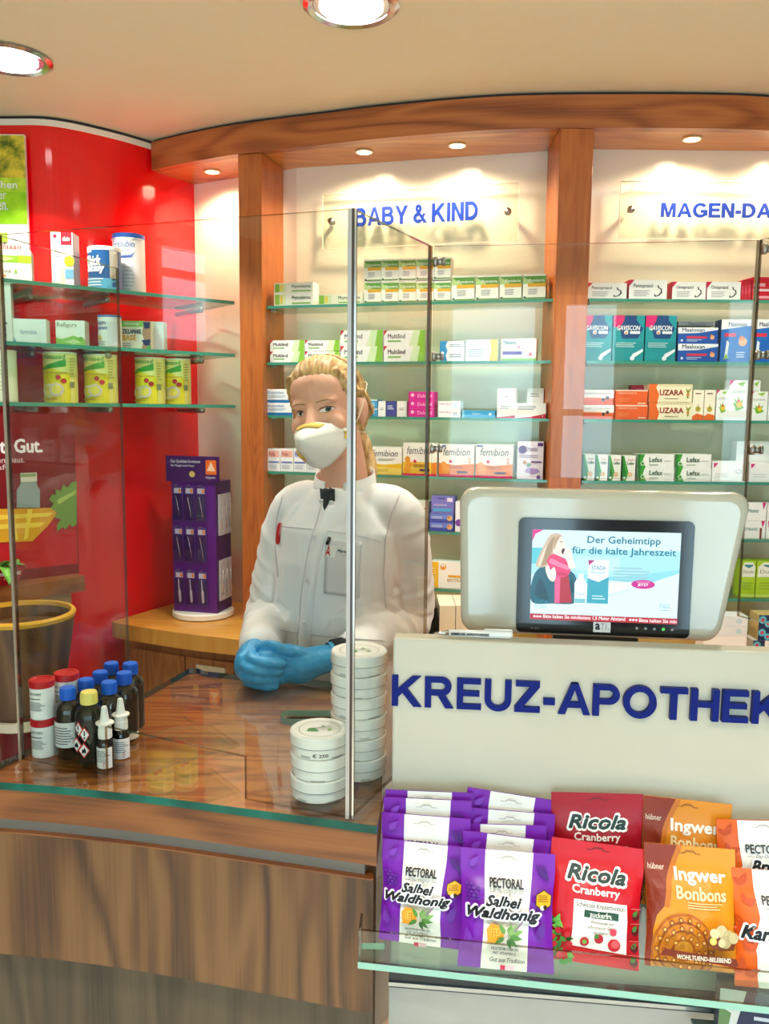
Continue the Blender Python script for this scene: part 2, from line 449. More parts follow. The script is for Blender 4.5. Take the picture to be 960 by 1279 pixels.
MS = Matrix.Translation((-2.58, 0, 0)) @ Matrix.Rotation(math.pi / 2, 4, 'Z')
SH = [(-.93, -.53, 1.82, 2.34)]
wall_with_holes('wall_left', FRONT, 3.6, SH, MS, m=WALL_SHOP)
mb = MB(); mb.box((2.4, FRONT, 0), (2.5, 3.6, ZC), WALL_SHOP); struct(mb.build('wall_right'))
WFR = mat('#e8e6e0', .4)
def window(name, M, h):
    mb = MB(); x0, x1, z0, z1 = h
    for a, b in (((x0, .03, z0), (x0 + .05, .09, z1)), ((x1 - .05, .03, z0), (x1, .09, z1)), ((x0, .03, z0), (x1, .09, z0 + .05)), ((x0, .03, z1 - .05), (x1, .09, z1)),
                 ((x0, .04, (z0 * .35 + z1 * .65)), (x1, .08, (z0 * .35 + z1 * .65) + .035))):
        mb.box(a, b, WFR, M)
    o = struct(mb.build(name))
    g = MB(); g.box((x0 + .05, .055, z0 + .05), (x1 - .05, .061, z1 - .05), PANE, M); g.build('pane', o)
for i, h in enumerate(FH): window('window_%d' % (i + 1), MF, h)
window('window_5', MS, SH[0])

# back wall behind the shelves (cream, lacquered) and the curved red wall at its left
BACKL = Frame((-.287, 2.752), (.489, 2.546))
BACK = [(-.66, 2.965), (-.488, 2.869), (-.287, 2.755), (.489, 2.548), (.591, 2.536), (1.099, 2.536), (1.36, 2.60), (1.7, 2.76), (2.4, 3.1)]
mb = MB(); mb.strip(BACK, 0, ZC, .05, WALL_PANEL, 1); struct(mb.build('wall_back'))
RED = smoothline([(-2.58, 2.60), (-1.9, 2.60), (-1.4, 2.585), (-1.135, 2.58), (-.99, 2.585), (-.863, 2.676), (-.749, 2.81), (-.655, 2.965)], 8)
mb = MB(); mb.strip(RED, 0, 2.366, .05, RED_WALL, 1); mb.strip(RED, 2.366, 2.384, .05, CREAM, 1); mb.strip([(p[0], p[1] + .012) for p in RED], 2.384, ZC, .03, DARKGAP, 1)
struct(mb.build('wall_red'))

# fascia + soffit above the shelf wall
FAS = smoothline([(-.752, 2.79), (-.60, 2.693), (-.438, 2.607), (-.2, 2.518), (-.01, 2.448), (.249, 2.378), (.46, 2.352), (.799, 2.342), (1.017, 2.355), (1.35, 2.41), (1.75, 2.55), (2.4, 2.85)], 6)
mb = MB(); mb.strip(FAS, ZS, 2.385, .03, WD_FASCIA, 1); o = struct(mb.build('trim_1'))
mb = MB(); mb.strip([(p[0] + .006, p[1] + .012) for p in FAS], 2.385, ZC, .02, DARKGAP, 1); mb.build('shadow_gap', o)
mb = MB(); inner = [(p[0] + .01, p[1] + .028) for p in FAS]
mb.prism(inner + [(2.4, 3.1)] + BACK[::-1][1:-1] + [(-.66, 2.965), (-.745, 2.83)], ZS + .001, ZS + .02, WD_SOFFIT); mb.build('soffit', o)

# ------------------------------------------------------------------ shelf bays
BL = Frame((-.375, 2.595), (.46, 2.357))       # bay behind the pharmacist
BR = Frame((.55, 2.352), (1.30, 2.352))         # bay right of the middle pillar
def pillar(name, fr, x0, x1, o1, label):
    mb = MB(); mb.box((x0, 0, .8806), (x1, o1, ZS), WD_PILLAR, None)
    o = mb.build(name, None, fr.A, fr.rz); bevel(o, .0015, 1)
    return tag(o, label, 'pillar')
pillar('wooden_pillar', BL, -.075, 0, .168, 'orange-brown wooden pillar left of the pharmacist at the shelf corner')
pillar('wooden_pillar.001', BR, -.09, 0, .178, 'orange-brown wooden pillar in the middle between the two lettered signs')
pillar('wooden_pillar.002', BR, .75, .84, .19, 'wooden pillar at the far right end of the shelf wall')
SHELF_Z = [1.855, 1.686, 1.525, 1.352, 1.189, 1.017]
ORD = ['top', 'second', 'third', 'fourth', 'fifth', 'lowest']
def glass_shelf(fr, x0, x1, o0, o1, z, label, group):
    mb = MB(); g, e = SHELF_GLASS, SHELF_EDGE
    mb.box((x0, o0, -.004), (x1, o1, .004), g, None, [g, g, e, e, g, e])
    o = mb.build('glass_shelf', None, fr.pt(0, 0, z), fr.rz); tag(o, label, 'shelf', group)
    for x in (x0 + .006, x1 - .006):
        m = MB(); m.tube([(x, o0 + .02, -.0075), (x, o0 + .05, -.0075)], .0035, STEEL, 8); m.build('shelf_pin', o)
    return o
for i, z in enumerate(SHELF_Z):
    glass_shelf(BL, .006, BL.len - .003, .02, .17, z, ORD[i] + ' green-edged glass shelf in the bay behind the pharmacist', 'glass shelves behind the pharmacist')
    glass_shelf(BR, .006, .744, .015, .178, z, ORD[i] + ' green-edged glass shelf in the bay right of the middle pillar', 'glass shelves right of the middle pillar')

# glass shelves on the red wall, held by steel pegs
RSZ = [1.873, 1.713, 1.555]
RF = Frame((-1.30, 1.971), (-.468, 2.662))
for i, z in enumerate(RSZ):
    plan = [(-1.30, 1.971), (-.470, 2.660), (-.60, 2.83), (-.735, 2.795), (-.85, 2.655), (-.975, 2.572), (-1.13, 2.566), (-1.30, 2.57)]
    mb = MB(); mb.prism(plan, z - .005, z + .005, SHELF_GLASS, SHELF_EDGE); o = mb.build('glass_shelf')
    tag(o, ['top', 'middle', 'lowest'][i] + ' deep glass shelf on the red wall', 'shelf', 'glass shelves on the red wall')
    for k, (px, py) in enumerate([(-1.12, 2.573), (-.92, 2.628), (-.70, 2.868)]):
        m = MB(); d = Vector((RF.n.x, RF.n.y, 0)) * -1
        a = Vector((px, py, z - .014)); b = a + d * .17
        m.tube([a, a + d * .1, b], [.008, .008, .008], STEEL, 12)
        m.ell(b, (.009, .009, .009), STEEL, 12, 8); m.build('shelf_peg', o)

# worktop and drawers under the shelves
WT = smoothline([(-.845, 2.60), (-.835, 2.565), (-.62, 2.46), (-.403, 2.379), (.0, 2.24), (.45, 2.14), (.9, 2.11), (1.35, 2.16), (1.75, 2.3), (2.38, 2.62)], 5)
back = [(2.38, 3.06), (1.7, 2.75), (1.36, 2.59), (1.099, 2.53), (.591, 2.53), (.489, 2.542), (-.287, 2.748), (-.488, 2.862), (-.645, 2.955), (-.74, 2.80)]
wtop = empty('sideboard', (0, 0, 0)); tag(wtop, 'curved honey-wood sideboard with drawers running under the wall shelves', 'sideboard')
mb = MB(); mb.prism(WT + back, .832, .88, WD_HONEY); mb.build('worktop', wtop)
mb = MB(); mb.prism([(min(p[0] + .02, 2.38), p[1] + .05) for p in WT] + back, .08, .832, WD_DRAWER); mb.build('carcass', wtop)
WTi = [(min(p[0] + .015, 2.375), p[1] + .035) for p in WT]
for a, b in ((6, 10), (10, 14), (14, 19), (19, 24), (24, 29), (29, 34)):
    seg = WTi[a:b + 1]
    q = [Vector((p[0], p[1])) for p in seg]; q[0] = q[0].lerp(q[1], .06); q[-1] = q[-1].lerp(q[-2], .06)
    for z0, z1 in ((.66, .795), (.40, .65), (.10, .39)):
        mb = MB(); mb.strip([(p.x, p.y) for p in q], z0, z1, .018, WD_DRAWER, 1); d = mb.build('drawer', wtop)
        if (a, z0) == (10, .66) or z0 == .40:
            c0, c1 = q[1], q[2]; hb = MB(); dd = (c1 - c0).normalized()
            hb.strip([tuple(c0 + Vector((dd.y, -dd.x)) * .006), tuple(c0 + dd * .1 + Vector((dd.y, -dd.x)) * .006)], (z0 + z1) / 2 + .02, (z0 + z1) / 2 + .05, .008, mat('#e9dcc0', .4), 1)
            hb.build('label_holder', d)

# ------------------------------------------------------------------ wall signs
def sign(fr, x0, x1, z0, z1, words, tx0, tx1, tz0, tz1, label, o=.152, st=(.03, .03)):
    e = empty('wall_sign', fr.pt((x0 + x1) / 2, o, z0), fr.rz); tag(e, label, 'sign', 'blue lettered acrylic signs')
    w = (x1 - x0) / 2; h = z1 - z0
    mb = MB(); g = PANE; ed = mat('#fff4dd', .3)
    mb.box((-w, 0, 0), (w, .006, h), g, None, [g, g, g, g, g, g])
    for a, b in (((-w - .0015, -.0005, 0), (-w, .0065, h)), ((w, -.0005, 0), (w + .0015, .0065, h)), ((-w, -.0005, -.0015), (w, .0065, 0)), ((-w, -.0005, h), (w, .0065, h + .0015))):
        mb.box(a, b, ed)
    mb.build('acrylic_plate', e)
    mb = MB(); cx = (x0 + x1) / 2; block_mesh(mb, words, tx0 - cx, tz0 - z0, tx1 - tx0, tz1 - tz0, .003, mat('#06308f', .4), .225)
    mb.build('lettering', e)
    for sx in (-1, 1):
        m = MB(); x = sx * (w - st[0])
        m.tube([(x, -.010, h / 2), (x, 0, h / 2)], [.010, .011], STEEL, 14); m.tube([(x, .006, h / 2), (x, .0185, h / 2)], .006, STEEL, 10)
        m.build('standoff', e)
def bx(fr, u, v, off): return fr.px(u, v, off)
x0, zt = BL.px(403, 241, .152); x1, zb = BL.px(646, 300, .152); t0, _ = BL.px(443, 270, .152); t1, _ = BL.px(597, 270, .152)
_, lz0 = BL.px(520, 279, .152); _, lz1 = BL.px(520, 256, .152)
sign(BL, x0, x1, zb, zt - .005, 'BABY & KIND', t0, t1, lz0, lz1, 'blue lettered acrylic sign above the shelves left of the middle pillar')
x0, zt = BR.px(776, 226, .152); x1 = 1.22; t0, _ = BR.px(825, 262, .152); _, zb = BR.px(776, 297, .152)
_, lz0 = BR.px(890, 272, .152); _, lz1 = BR.px(890, 254, .152)
sign(BR, x0, x1, zb, zt, 'MAGEN-DARM', t0, t0 + .405, lz0, lz1, 'blue lettered acrylic sign above the shelves right of the middle pillar')

# ------------------------------------------------------------------ lamps
def ceiling_lamp(x, y, label, vis=True):
    e = empty('ceiling_lamp', (x, y, ZC)); tag(e, label, 'lamp', 'round recessed ceiling lamps')
    mb = MB(); R = .098
    mb.lathe([(R, 0), (R + .004, -.004), (R - .006, -.010), (R - .016, -.006), (R - .018, .0)], CHROME, 40); mb.build('trim_ring', e)
    mb = MB(); mb.lathe([(R - .018, -.003), (R - .03, -.0015), (.03, -.001)], mat('#efe9f2', .12, 1.0), 40); mb.build('reflector', e)
    mb = MB(); mb.lathe([(R - .036, -.012), (R - .030, -.007), (R - .032, -.0025)], emit('#fff6ee', 6.0), 40); mb.build('lamp_glass', e)
    ld = bpy.data.lights.new('bulb', 'SPOT'); ld.energy = CEIL_LAMP_W * 4 * (1 if y > 1 else 2.6); ld.color = NEUTRAL; ld.spot_size = R_(118 if y > 1 else 94); ld.spot_blend = .12 if y > 1 else .7; ld.shadow_soft_size = .05
    lo = bpy.data.objects.new('bulb', ld); COL.objects.link(lo); lo.parent = e; lo.location = (0, 0, -.03)
for x, y, lb in ((-.08, 1.885, 'round chrome-ringed ceiling lamp at the top centre of the ceiling'), (-.93, 2.175, 'round chrome-ringed ceiling lamp at the left, above the red wall'),
                 (-.95, .15, 'unseen added ceiling lamp over the customer side at the left'), (0, .1, 'unseen added ceiling lamp over the customer side in the middle'), (.95, .1, 'unseen added ceiling lamp over the customer side at the right'),  # this row and the next: unseen lamps added to brighten the room
                 (.85, 1.7, 'unseen added ceiling lamp above the till at the right'), (-.8, -1.1, 'unseen added ceiling lamp near the shop front at the left'), (.6, -1.1, 'unseen added ceiling lamp near the shop front at the right')):
    ceiling_lamp(x, y, lb)
def soffit_lamp(x, y, label, k=1.0):
    e = empty('soffit_spotlight', (x, y, ZS)); tag(e, label, 'spotlight', 'small spotlights in the wooden soffit')
    mb = MB(); mb.lathe([(.026, .002), (.027, -.003), (.022, -.004), (.021, -.001)], mat('#f0dcae', .3, .6), 24); mb.build('trim_ring', e)
    mb = MB(); mb.lathe([(.020, -.004), (.021, -.002), (.018, .001)], emit('#ffe9b4', 8.0), 24); mb.build('lamp_glass', e)
    ld = bpy.data.lights.new('bulb', 'SPOT'); ld.energy = SPOT_W * 4 * k; ld.color = WARM; ld.spot_size = R_(158); ld.spot_blend = .6; ld.shadow_soft_size = .03
    lo = bpy.data.objects.new('bulb', ld); COL.objects.link(lo); lo.parent = e; lo.location = (0, 0, -.012)
soffit_lamp(-.560, 2.795, 'small warm spotlight at the left end of the soffit, left of the pillar')
soffit_lamp(-.070, 2.572, 'left of the two warm spotlights in the soffit left of the middle pillar')
soffit_lamp(.197, 2.503, 'right of the two warm spotlights in the soffit left of the middle pillar')
soffit_lamp(.838, 2.427, 'warm spotlight in the soffit right of the middle pillar')
soffit_lamp(1.13, 2.44, 'warm spotlight in the soffit at the right edge of the photo')

# ================================================================== THE COUNTER
CF = smoothline([(-.70, 1.193), (-.562, 1.18), (-.437, 1.161), (-.315, 1.136), (-.196, 1.107), (-.083, 1.079), (-.006, 1.059)], 5)
rear = [(.004, 1.165), (.006, 1.64), (-.1, 1.655), (-.296, 1.692), (-.375, 1.715), (-.395, 1.735), (-.412, 1.73), (-.467, 1.555), (-.594, 1.25)]
ctr = empty('counter', (0, 0, 0)); tag(ctr, 'curved walnut sales counter with a green-edged glass top', 'counter')
# glass top with an oblong cable slot (built as a ring of two halves)
sl = [atZ(372, 884, 1.0), atZ(412, 876, 1.0)]
cx, cy = -.118, 1.468
slot = []
for i in range(24):
    a = 2 * math.pi * i / 24; slot.append((cx + (.045 if math.cos(a) > 0 else -.045) + .022 * math.cos(a), cy + .022 * math.sin(a)))
def prism_hole(mb, outer, hole, z0, z1, m, side, hside):
    ar = lambda p: sum(p[i][0] * p[(i + 1) % len(p)][1] - p[(i + 1) % len(p)][0] * p[i][1] for i in range(len(p)))
    if ar(outer) < 0: outer = outer[::-1]
    if ar(hole) > 0: hole = hole[::-1]
    pts = outer + hole; n = len(pts)
    tri = geometry.tessellate_polygon([[Vector((p[0], p[1], 0)) for p in outer], [Vector((p[0], p[1], 0)) for p in hole]])
    def up(t):
        a, b, c = (pts[i] for i in t)
        return tuple(t) if (b[0] - a[0]) * (c[1] - a[1]) - (b[1] - a[1]) * (c[0] - a[0]) > 0 else tuple(t[::-1])
    tri = [up(t) for t in tri]; vs = [(p[0], p[1], z0) for p in pts] + [(p[0], p[1], z1) for p in pts]
    mb.add(vs, [t[::-1] for t in tri] + [tuple(i + n for i in t) for t in tri], m)
    no = len(outer); nh = len(hole)
    mb.add(vs, [(i, (i + 1) % no, (i + 1) % no + n, i + n) for i in range(no)], side)
    mb.add(vs, [(no + i, no + (i + 1) % nh, no + (i + 1) % nh + n, no + i + n) for i in range(nh)], hside)
mb = MB(); prism_hole(mb, CF + rear, slot, .9885, 1.0, TOP_GLASS, TOP_EDGE, mat('#8fb8a4', .2)); mb.build('glass_top', ctr)
inset = lambda k: [(p[0] + (0.0 if i else 0), p[1] + k) for i, p in enumerate(CF)]
mb = MB(); slot2 = [(cx + (p[0] - cx) * .93, cy + (p[1] - cy) * .9) for p in slot]
prism_hole(mb, inset(.004) + [(p[0] - (.004 if p[0] > 0 else 0), p[1]) for p in rear], slot2, .941, .9883, WD_TOP, WD_BAND, mat('#4a2a14')); mb.build('wooden_top', ctr)
mb = MB(); mb.strip(inset(.014)[:-2] + [(-.022, 1.078)], .912, .943, .02, mat('#7b766e', .4, .2), 1); mb.build('metal_recess', ctr)
sidec = lambda k: [(-.012, 1.07 + k), (-.006, 1.63), (-.1, 1.64), (-.38, 1.69), (-.60, 1.29), (-.69, 1.22 + k)]
mb = MB(); mb.prism(inset(.07)[:-2] + [(-.02, 1.14), (-.01, 1.63), (-.1, 1.64), (-.38, 1.69), (-.45, 1.55), (-.58, 1.27)], .06, .941, mat('#3b2616', .5)); mb.build('carcass', ctr)
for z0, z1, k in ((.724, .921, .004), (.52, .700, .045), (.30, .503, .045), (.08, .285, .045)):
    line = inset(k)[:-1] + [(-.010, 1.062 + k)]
    mb = MB(); mb.strip(line, z0, z1 - .002, .022, WD_FRONT if z0 > .7 else WD_LOWER, 1); mb.strip(line, z1 - .002, z1, .022, WD_BAND, 1)  # lighter strip along the top imitates the lit upper edge of each panel
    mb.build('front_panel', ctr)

# ------------------------------------------------------------------ sneeze guard
A0, A1 = Vector((-.563, 1.262)), Vector((-.043, 1.082)); ZT, TH = 1.797, .006
E1 = Vector((-.485, 1.549)); B1 = Vector((.0665, 1.318)); C1 = Vector((.533, 1.250)); D1 = Vector((.66, 1.02))
guard = empty('sneeze_guard', (0, 0, 0)); tag(guard, 'clear acrylic sneeze guard of joined panes standing on the counter', 'screen')
def pane(name, a, b, poly, parent=guard, th=TH):
    """upright pane from plan point a to b; poly = outline in (distance, z)"""
    d = (b - a).normalized(); n = Vector((-d.y, d.x)); mb = MB()
    M = Matrix(((d.x, n.x, 0, a.x), (d.y, n.y, 0, a.y), (0, 0, 1, 0), (0, 0, 0, 1)))
    vs = []; k = len(poly)
    for o in (-th / 2, th / 2): vs += [M @ Vector((p[0], o, p[1])) for p in poly]
    tri = geometry.tessellate_polygon([[Vector((p[0], p[1], 0)) for p in poly]])
    mb.add(vs, [tuple(t) for t in tri] + [tuple(i + k for i in t[::-1]) for t in tri], PANE)
    mb.add(vs, [(i, (i + 1) % k, (i + 1) % k + k, i + k) for i in range(k)], PANE_EDGE)
    o = mb.build(name, parent)
    bm = bmesh.new(); bm.from_mesh(o.data); bmesh.ops.recalc_face_normals(bm, faces=bm.faces); bm.to_mesh(o.data); bm.free()
    return o
la = (A1 - A0).length
def alongA(u): # distance along the front pane hit by the ray through pixel column u
    d = ray(u, 900); dx = A1 - A0
    t = (A0.y * d.x - A0.x * d.y) / (dx.x * d.y - dx.y * d.x); return t * la
h0, h1 = alongA(132), alongA(306)
zh = 1.075
pane('front_pane', A0, A1, [(0, 1.0), (h0, 1.0), (h0, zh), (h1, zh - .012), (h1, 1.0), (la - .004, 1.0), (la - .004, ZT), (0, ZT)])
pane('left_return_pane', A0 + Vector((-.004, .004)), E1, [(.004, 1.0), ((E1 - A0).length, 1.0), ((E1 - A0).length, ZT), (.004, ZT)])
# tall edge strip where two panes meet at the corner
mb = MB(); mb.box((A1.x - .006, A1.y - .004, 1.0), (A1.x - .001, A1.y + .004, ZT), mat('#b3aaa2', .35, .2)); mb.box((A1.x - .001, A1.y - .004, 1.0), (A1.x + .0025, A1.y + .004, ZT), mat('#4a3c34', .2))
mb.box((A1.x + .0025, A1.y - .004, 1.0), (A1.x + .005, A1.y + .004, ZT), mat('#cfc8bd', .12, .5)); mb.build('corner_edge', guard)
mb = MB(); mb.box((A0.x - .005, A0.y - .004, 1.0), (A0.x - .002, A0.y + .002, ZT), mat('#b8ab98', .15, .5)); mb.build('corner_edge', guard)
lb = (B1 - A1).length
# right return pane is notched where the white front panel of the till stands against the counter
pane('right_return_pane', A1 + Vector((.003, .006)), B1, [(0, 1.0), (.08, 1.0), (.08, 1.0), (lb - .006, 1.0), (lb - .006, ZT), (0, ZT)])
BCe = mat('#5a4a40', .2)
lc = (C1 - B1).length
pane('till_pane', B1, C1, [(.006, 1.449), (lc, 1.449), (lc, ZT), (.006, ZT)])
mb = MB(); mb.box((B1.x - .004, B1.y - .004, 1.449), (B1.x, B1.y + .003, ZT), BCe); mb.build('corner_edge', guard)
mb = MB(); mb.box((C1.x + .001, C1.y - .004, 1.449), (C1.x + .004, C1.y + .004, ZT), mat('#d9cdb8', .15, .5)); mb.build('corner_edge', guard)
pane('right_end_pane', C1 + Vector((.004, -.004)), D1, [(0, 1.245), ((D1 - C1).length, 1.245), ((D1 - C1).length, ZT), (0, ZT)])
for u, v, e in ((541, 327, 0), (541, 445, 0), (543, 560, 0), (957, 310, 1), (953, 443, 1), (948, 562, 1)):
    q = atY(u, v, 1.31 if not e else 1.235); mb = MB()
    base = (B1 if not e else C1); dd = (C1 - B1).normalized() * (1 if not e else 1)
    c = Vector((base.x + (.004 if not e else .004), base.y - .008, q.z))
    d3 = Vector((dd.x, dd.y, 0)); mb.tube([c, c + d3 * .006], .0075, STEEL, 14); mb.tube([c + d3 * .006, c + d3 * .014], .005, STEEL, 12); mb.tube([c + d3 * .014, c + d3 * .018], .0065, STEEL, 14)
    mb.build('clamp', guard)

# ------------------------------------------------------------------ till desk: white front panel, desk behind, lower white front
PF = Frame((.014, 1.156), (.522, 1.102))
till = empty('till_desk', PF.pt(0, 0, 0), PF.rz); tag(till, 'white till desk with blue lettering on its raised front panel', 'desk')
PW = .80; PANEL = noisy('cream_panel', '#cdc6b2', '#d2ccb9', 3, .35)
mb = MB(); mb.box((0, 0, .72), (PW, .032, 1.23), PANEL); o = mb.build('front_panel', till); bevel(o, .003, 2)
mb = MB(); mb.box((.0, -.004, .06), (PW, .03, .705), noisy('grey_panel', '#aeaba4', '#bfbcb5', 4, .4)); mb.build('lower_panel', till)
mb = MB(); mb.box((-.0, -.012, .706), (PW, .032, .732), mat('#3c4042', .4, .3)); mb.box((0, -.015, .710), (PW, -.012, .716), mat('#aeb4b4', .3, .8)); mb.build('metal_rail', till)
mb = MB(); mb.box((.062, .033, .96), (PW, .5, 1.0), WD_TOP); mb.build('desk_top', till)
mb = MB(); mb.box((.07, .05, .06), (PW, .46, .96), mat('#d9d2c2', .5)); mb.build('carcass', till)
sx0, sz0 = PF.px(489, 881, -.003); sx1, _z = PF.px(932, 905, -.003); _, zk1 = PF.px(489, 843, -.003)
polys, twk = block_text('KREUZ-APOTHEK'); _p, twf = block_text('KREUZ-APOTHEKE'); _p, twc = block_text('KREUZ-APOTHE')
mb = MB(); block_mesh(mb, 'KREUZ-APOTHEKE', sx0, sz0, (sx1 - sx0) * twf / twc, zk1 - sz0, .005, mat('#061a74', .4, 0, .15)); mb.build('lettering', till)
# ================================================================== GOODS ON THE SHELVES
def carton(label, group, fr, s0, s1, z0, h, d, base, ops, off=.034, side=None, top=None, yaw=0., cat='box', name='carton', loc=None):
    w = s1 - s0; mb = MB(); bm_ = mat(base, .42)
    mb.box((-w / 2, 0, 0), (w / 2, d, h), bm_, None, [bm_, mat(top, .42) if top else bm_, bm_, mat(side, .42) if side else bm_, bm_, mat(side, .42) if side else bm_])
    mb.ops(ops, lambda x, y, k: (-w / 2 + x * w, -k, y * h), aspect=w / h)
    if loc is None: loc = fr.pt((s0 + s1) / 2, off, z0); rz = fr.rz + yaw
    else: rz = yaw
    o = mb.build(name, None, loc, rz)
    return tag(o, label, cat, group)
def shelf_carton(fr, row, u0, u1, vt, label, group, d, base, ops, lift=0., off=.034, vb=None, **k):
    """carton on shelf number row, seen between pixel columns u0 and u1, its top at pixel row vt"""
    z0 = SHELF_Z[row] + .0042 + lift
    s0, _ = fr.px(u0, vt, off); s1, _ = fr.px(u1, vt, off); _, zt = fr.px((u0 + u1) / 2, vt, off)
    return carton(label, group, fr, s0 + .0006, s1 - .0006, z0, max(zt - z0, .012), d, base, ops, off, **k)
NTH = ['first', 'second', 'third', 'fourth', 'fifth', 'sixth']
# --- bay behind the pharmacist, top shelf: skin cream
def phy_flat(): return [Rr(.02, .1, .30, .9, '#dcebb0'), Rr(.02, .1, .14, .9, '#8ebd45'), Rr(.16, .2, .22, .8, '#f1d04e'), T('Phytoderma', .46, .42, .48, .36, '#4b5a48', .01), Rr(.46, .14, .94, .26, '#8cba4c')]
def phy(): return [Rr(0, .62, 1, .92, '#5f9f3b'), P([(0, .62), (.5, .62), (0, .92)], '#bcd98a'), Rr(.22, .5, 1, .64, '#eeb22e'), T('Phytoderma', .25, .66, .7, .15, '#f5f8ea', .01), L(.24, .2, .68, .44, 4), D(.09, .09, .05, '#3f6b45'), Rr(.14, .04, 1, .09, '#6e9a48')]
g = 'flat skin cream cartons'
shelf_carton(BL, 0, 342, 391, 366, 'flat white and green carton, lower of the left pair on the top shelf', g, .05, '#f6f4e6', phy_flat())
zt = SHELF_Z[0] + .0042 + (BL.px(366, 366, .034)[1] - SHELF_Z[0] - .0042)
h1 = BL.px(366, 366, .034)[1] - SHELF_Z[0] - .0042
shelf_carton(BL, 0, 342, 391, 353, 'flat white and green carton, upper of the left pair on the top shelf', g, .05, '#f6f4e6', phy_flat(), lift=h1)
shelf_carton(BL, 0, 397, 453, 367, 'flat green and yellow carton lying alone between the pair and the taller cartons', g, .05, '#f0f0d4', phy_flat())
g = 'small skin cream cartons in two rows'
hl = BL.px(498, 351, .034)[1] - SHELF_Z[0] - .0042
for i in range(5):
    u = 454.5 + 21.7 * i
    shelf_carton(BL, 0, u, u + 21.7, 351, 'small green and yellow carton, %s from left in the lower row' % NTH[i], g, .045, '#fbf8ea', phy())
    shelf_carton(BL, 0, u, u + 21.7, 324 - i * .6, 'small green and yellow carton, %s from the left in the upper row' % NTH[i], g, .045, '#fbf8ea', phy(), lift=hl)
for i, (a, b) in enumerate(((564, 593), (594, 623), (624, 652), (653, 682))):
    shelf_carton(BL, 0, a, b, 344 - i * .6, 'larger green and yellow cream carton, %s from the left in the single row' % NTH[i], 'larger skin cream cartons', .055, '#fbf8ea', phy())
# second shelf
def mul(): return [P([(0, 1), (.09, 1), (0, .68)], '#d02a3c'), P([(.62, 0), (1, 0), (1, 1), (.72, 1)], '#dcefc0'), P([(.82, 0), (1, 0), (1, 1), (.88, 1)], '#8dc63f'), T('Multilind', .1, .48, .42, .3, '#35353d', .015), Rr(.1, .26, .42, .36, '#7fbf62')]
g = 'wound cream cartons'
ha = BL.px(358, 439, .034)[1] - SHELF_Z[1] - .0042
for i, (a, b) in enumerate(((337, 380), (380.5, 424))):
    for j, vt in enumerate((439, 425)):
        shelf_carton(BL, 1, a, b, vt, 'small white and green carton above her forehead, %s of the %s stack' % (('lower', 'upper')[j], ('left', 'second')[i]), g, .05, '#fbfaf4', mul(), lift=ha * j)
hb = BL.px(500, 432, .034)[1] - SHELF_Z[1] - .0042
for i, (a, b) in enumerate(((425, 478), (479, 531))):
    for j, vt in enumerate((432, 412.5)):
        shelf_carton(BL, 1, a, b, vt, 'large white and green carton, %s of the stack %s' % (('lower', 'upper')[j], ('behind the corner edge', 'right of the corner edge')[i]), g, .06, '#fbfaf4', mul(), lift=hb * j)
hc = BL.px(564, 437, .034)[1] - SHELF_Z[1] - .0042
for j, vt in enumerate((437, 426)):
    shelf_carton(BL, 1, 549, 580, vt, 'slim white carton with a blue wave, %s of two left of the yellow-edged one' % ('lower', 'upper')[j], 'blue wave cartons', .05, '#f4f9fd', [P([(0, 0), (.3, 0), (.24, .5), (.32, 1), (0, 1)], '#2d9ad8'), L(.4, .3, .9, .7, 2)], lift=hc * j)
shelf_carton(BL, 1, 581, 622, 424, 'white carton with a yellow right edge on the second shelf', None, .05, '#f7f9fa', [P([(.74, 0), (1, 0), (1, 1), (.76, 1), (.8, .5)], '#f0cf66'), T('Ginger Tabs', .08, .72, .36, .12, '#6a87ad'), L(.08, .2, .6, .6, 4, '#a6bccd')])
shelf_carton(BL, 1, 626, 670, 423, 'white carton with a purple stripe and green base on the second shelf', None, .05, '#fafaf8', [Rr(0, 0, 1, .12, '#8fc96b'), T('Mannol', .06, .74, .36, .2, '#3c7f94', .02), Rr(.04, .28, .6, .44, '#6a57b0'), D(.5, .62, .07, '#e98bab'), D(.84, .3, .08, '#e26d7d'), D(.74, .72, .1, '#e6f0ef'), D(.86, .72, .08, '#d2e4e2')])
# third shelf
ops = [Rr(0, 0, 1, .22, '#1f72b8'), T('Bronchobest', .08, .66, .6, .2, '#3a7bb5', .01), L(.08, .34, .85, .58, 3, '#9db8d0')]
hd = BL.px(345, 503, .034)[1] - SHELF_Z[2] - .0042
for j, vt in enumerate((503, 486)):
    shelf_carton(BL, 2, 331.5, 366, vt, 'white carton with a blue base left of her temple, %s of two' % ('lower', 'upper')[j], 'blue based cartons', .05, '#fafbfc', ops, lift=hd * j)
he = BL.px(465, 510, .034)[1] - SHELF_Z[2] - .0042
for j, vt in enumerate((510.5, 499)):
    shelf_carton(BL, 2, 457, 471.5, vt, 'small light blue carton right of her ear, %s of two' % ('lower', 'upper')[j], 'small blue cartons', .05, '#3f9fd6', [L(.1, .3, .9, .7, 2, '#d8ecf8'), Rr(0, .85, 1, 1, '#e8f3fa')], lift=he * j)
shelf_carton(BL, 2, 472, 481.5, 501, 'narrow white carton left of the navy one', None, .05, '#fbfaf8', [L(.2, .4, .8, .6, 2)])
shelf_carton(BL, 2, 482, 495, 501, 'narrow navy carton between two white cartons', None, .05, '#24479c', [L(.12, .45, .8, .75, 3, '#e2e8f8'), Rr(0, .0, 1, .05, '#16306e')])
shelf_carton(BL, 2, 495.5, 508, 501, 'narrow white carton between the navy and the pink ones', None, .05, '#f4f2ee', [L(.2, .4, .8, .6, 2), Rr(.8, 0, 1, 1, '#dcd8d2')])
hf = (BL.px(526, 489, .034)[1] - SHELF_Z[2] - .0042) / 3
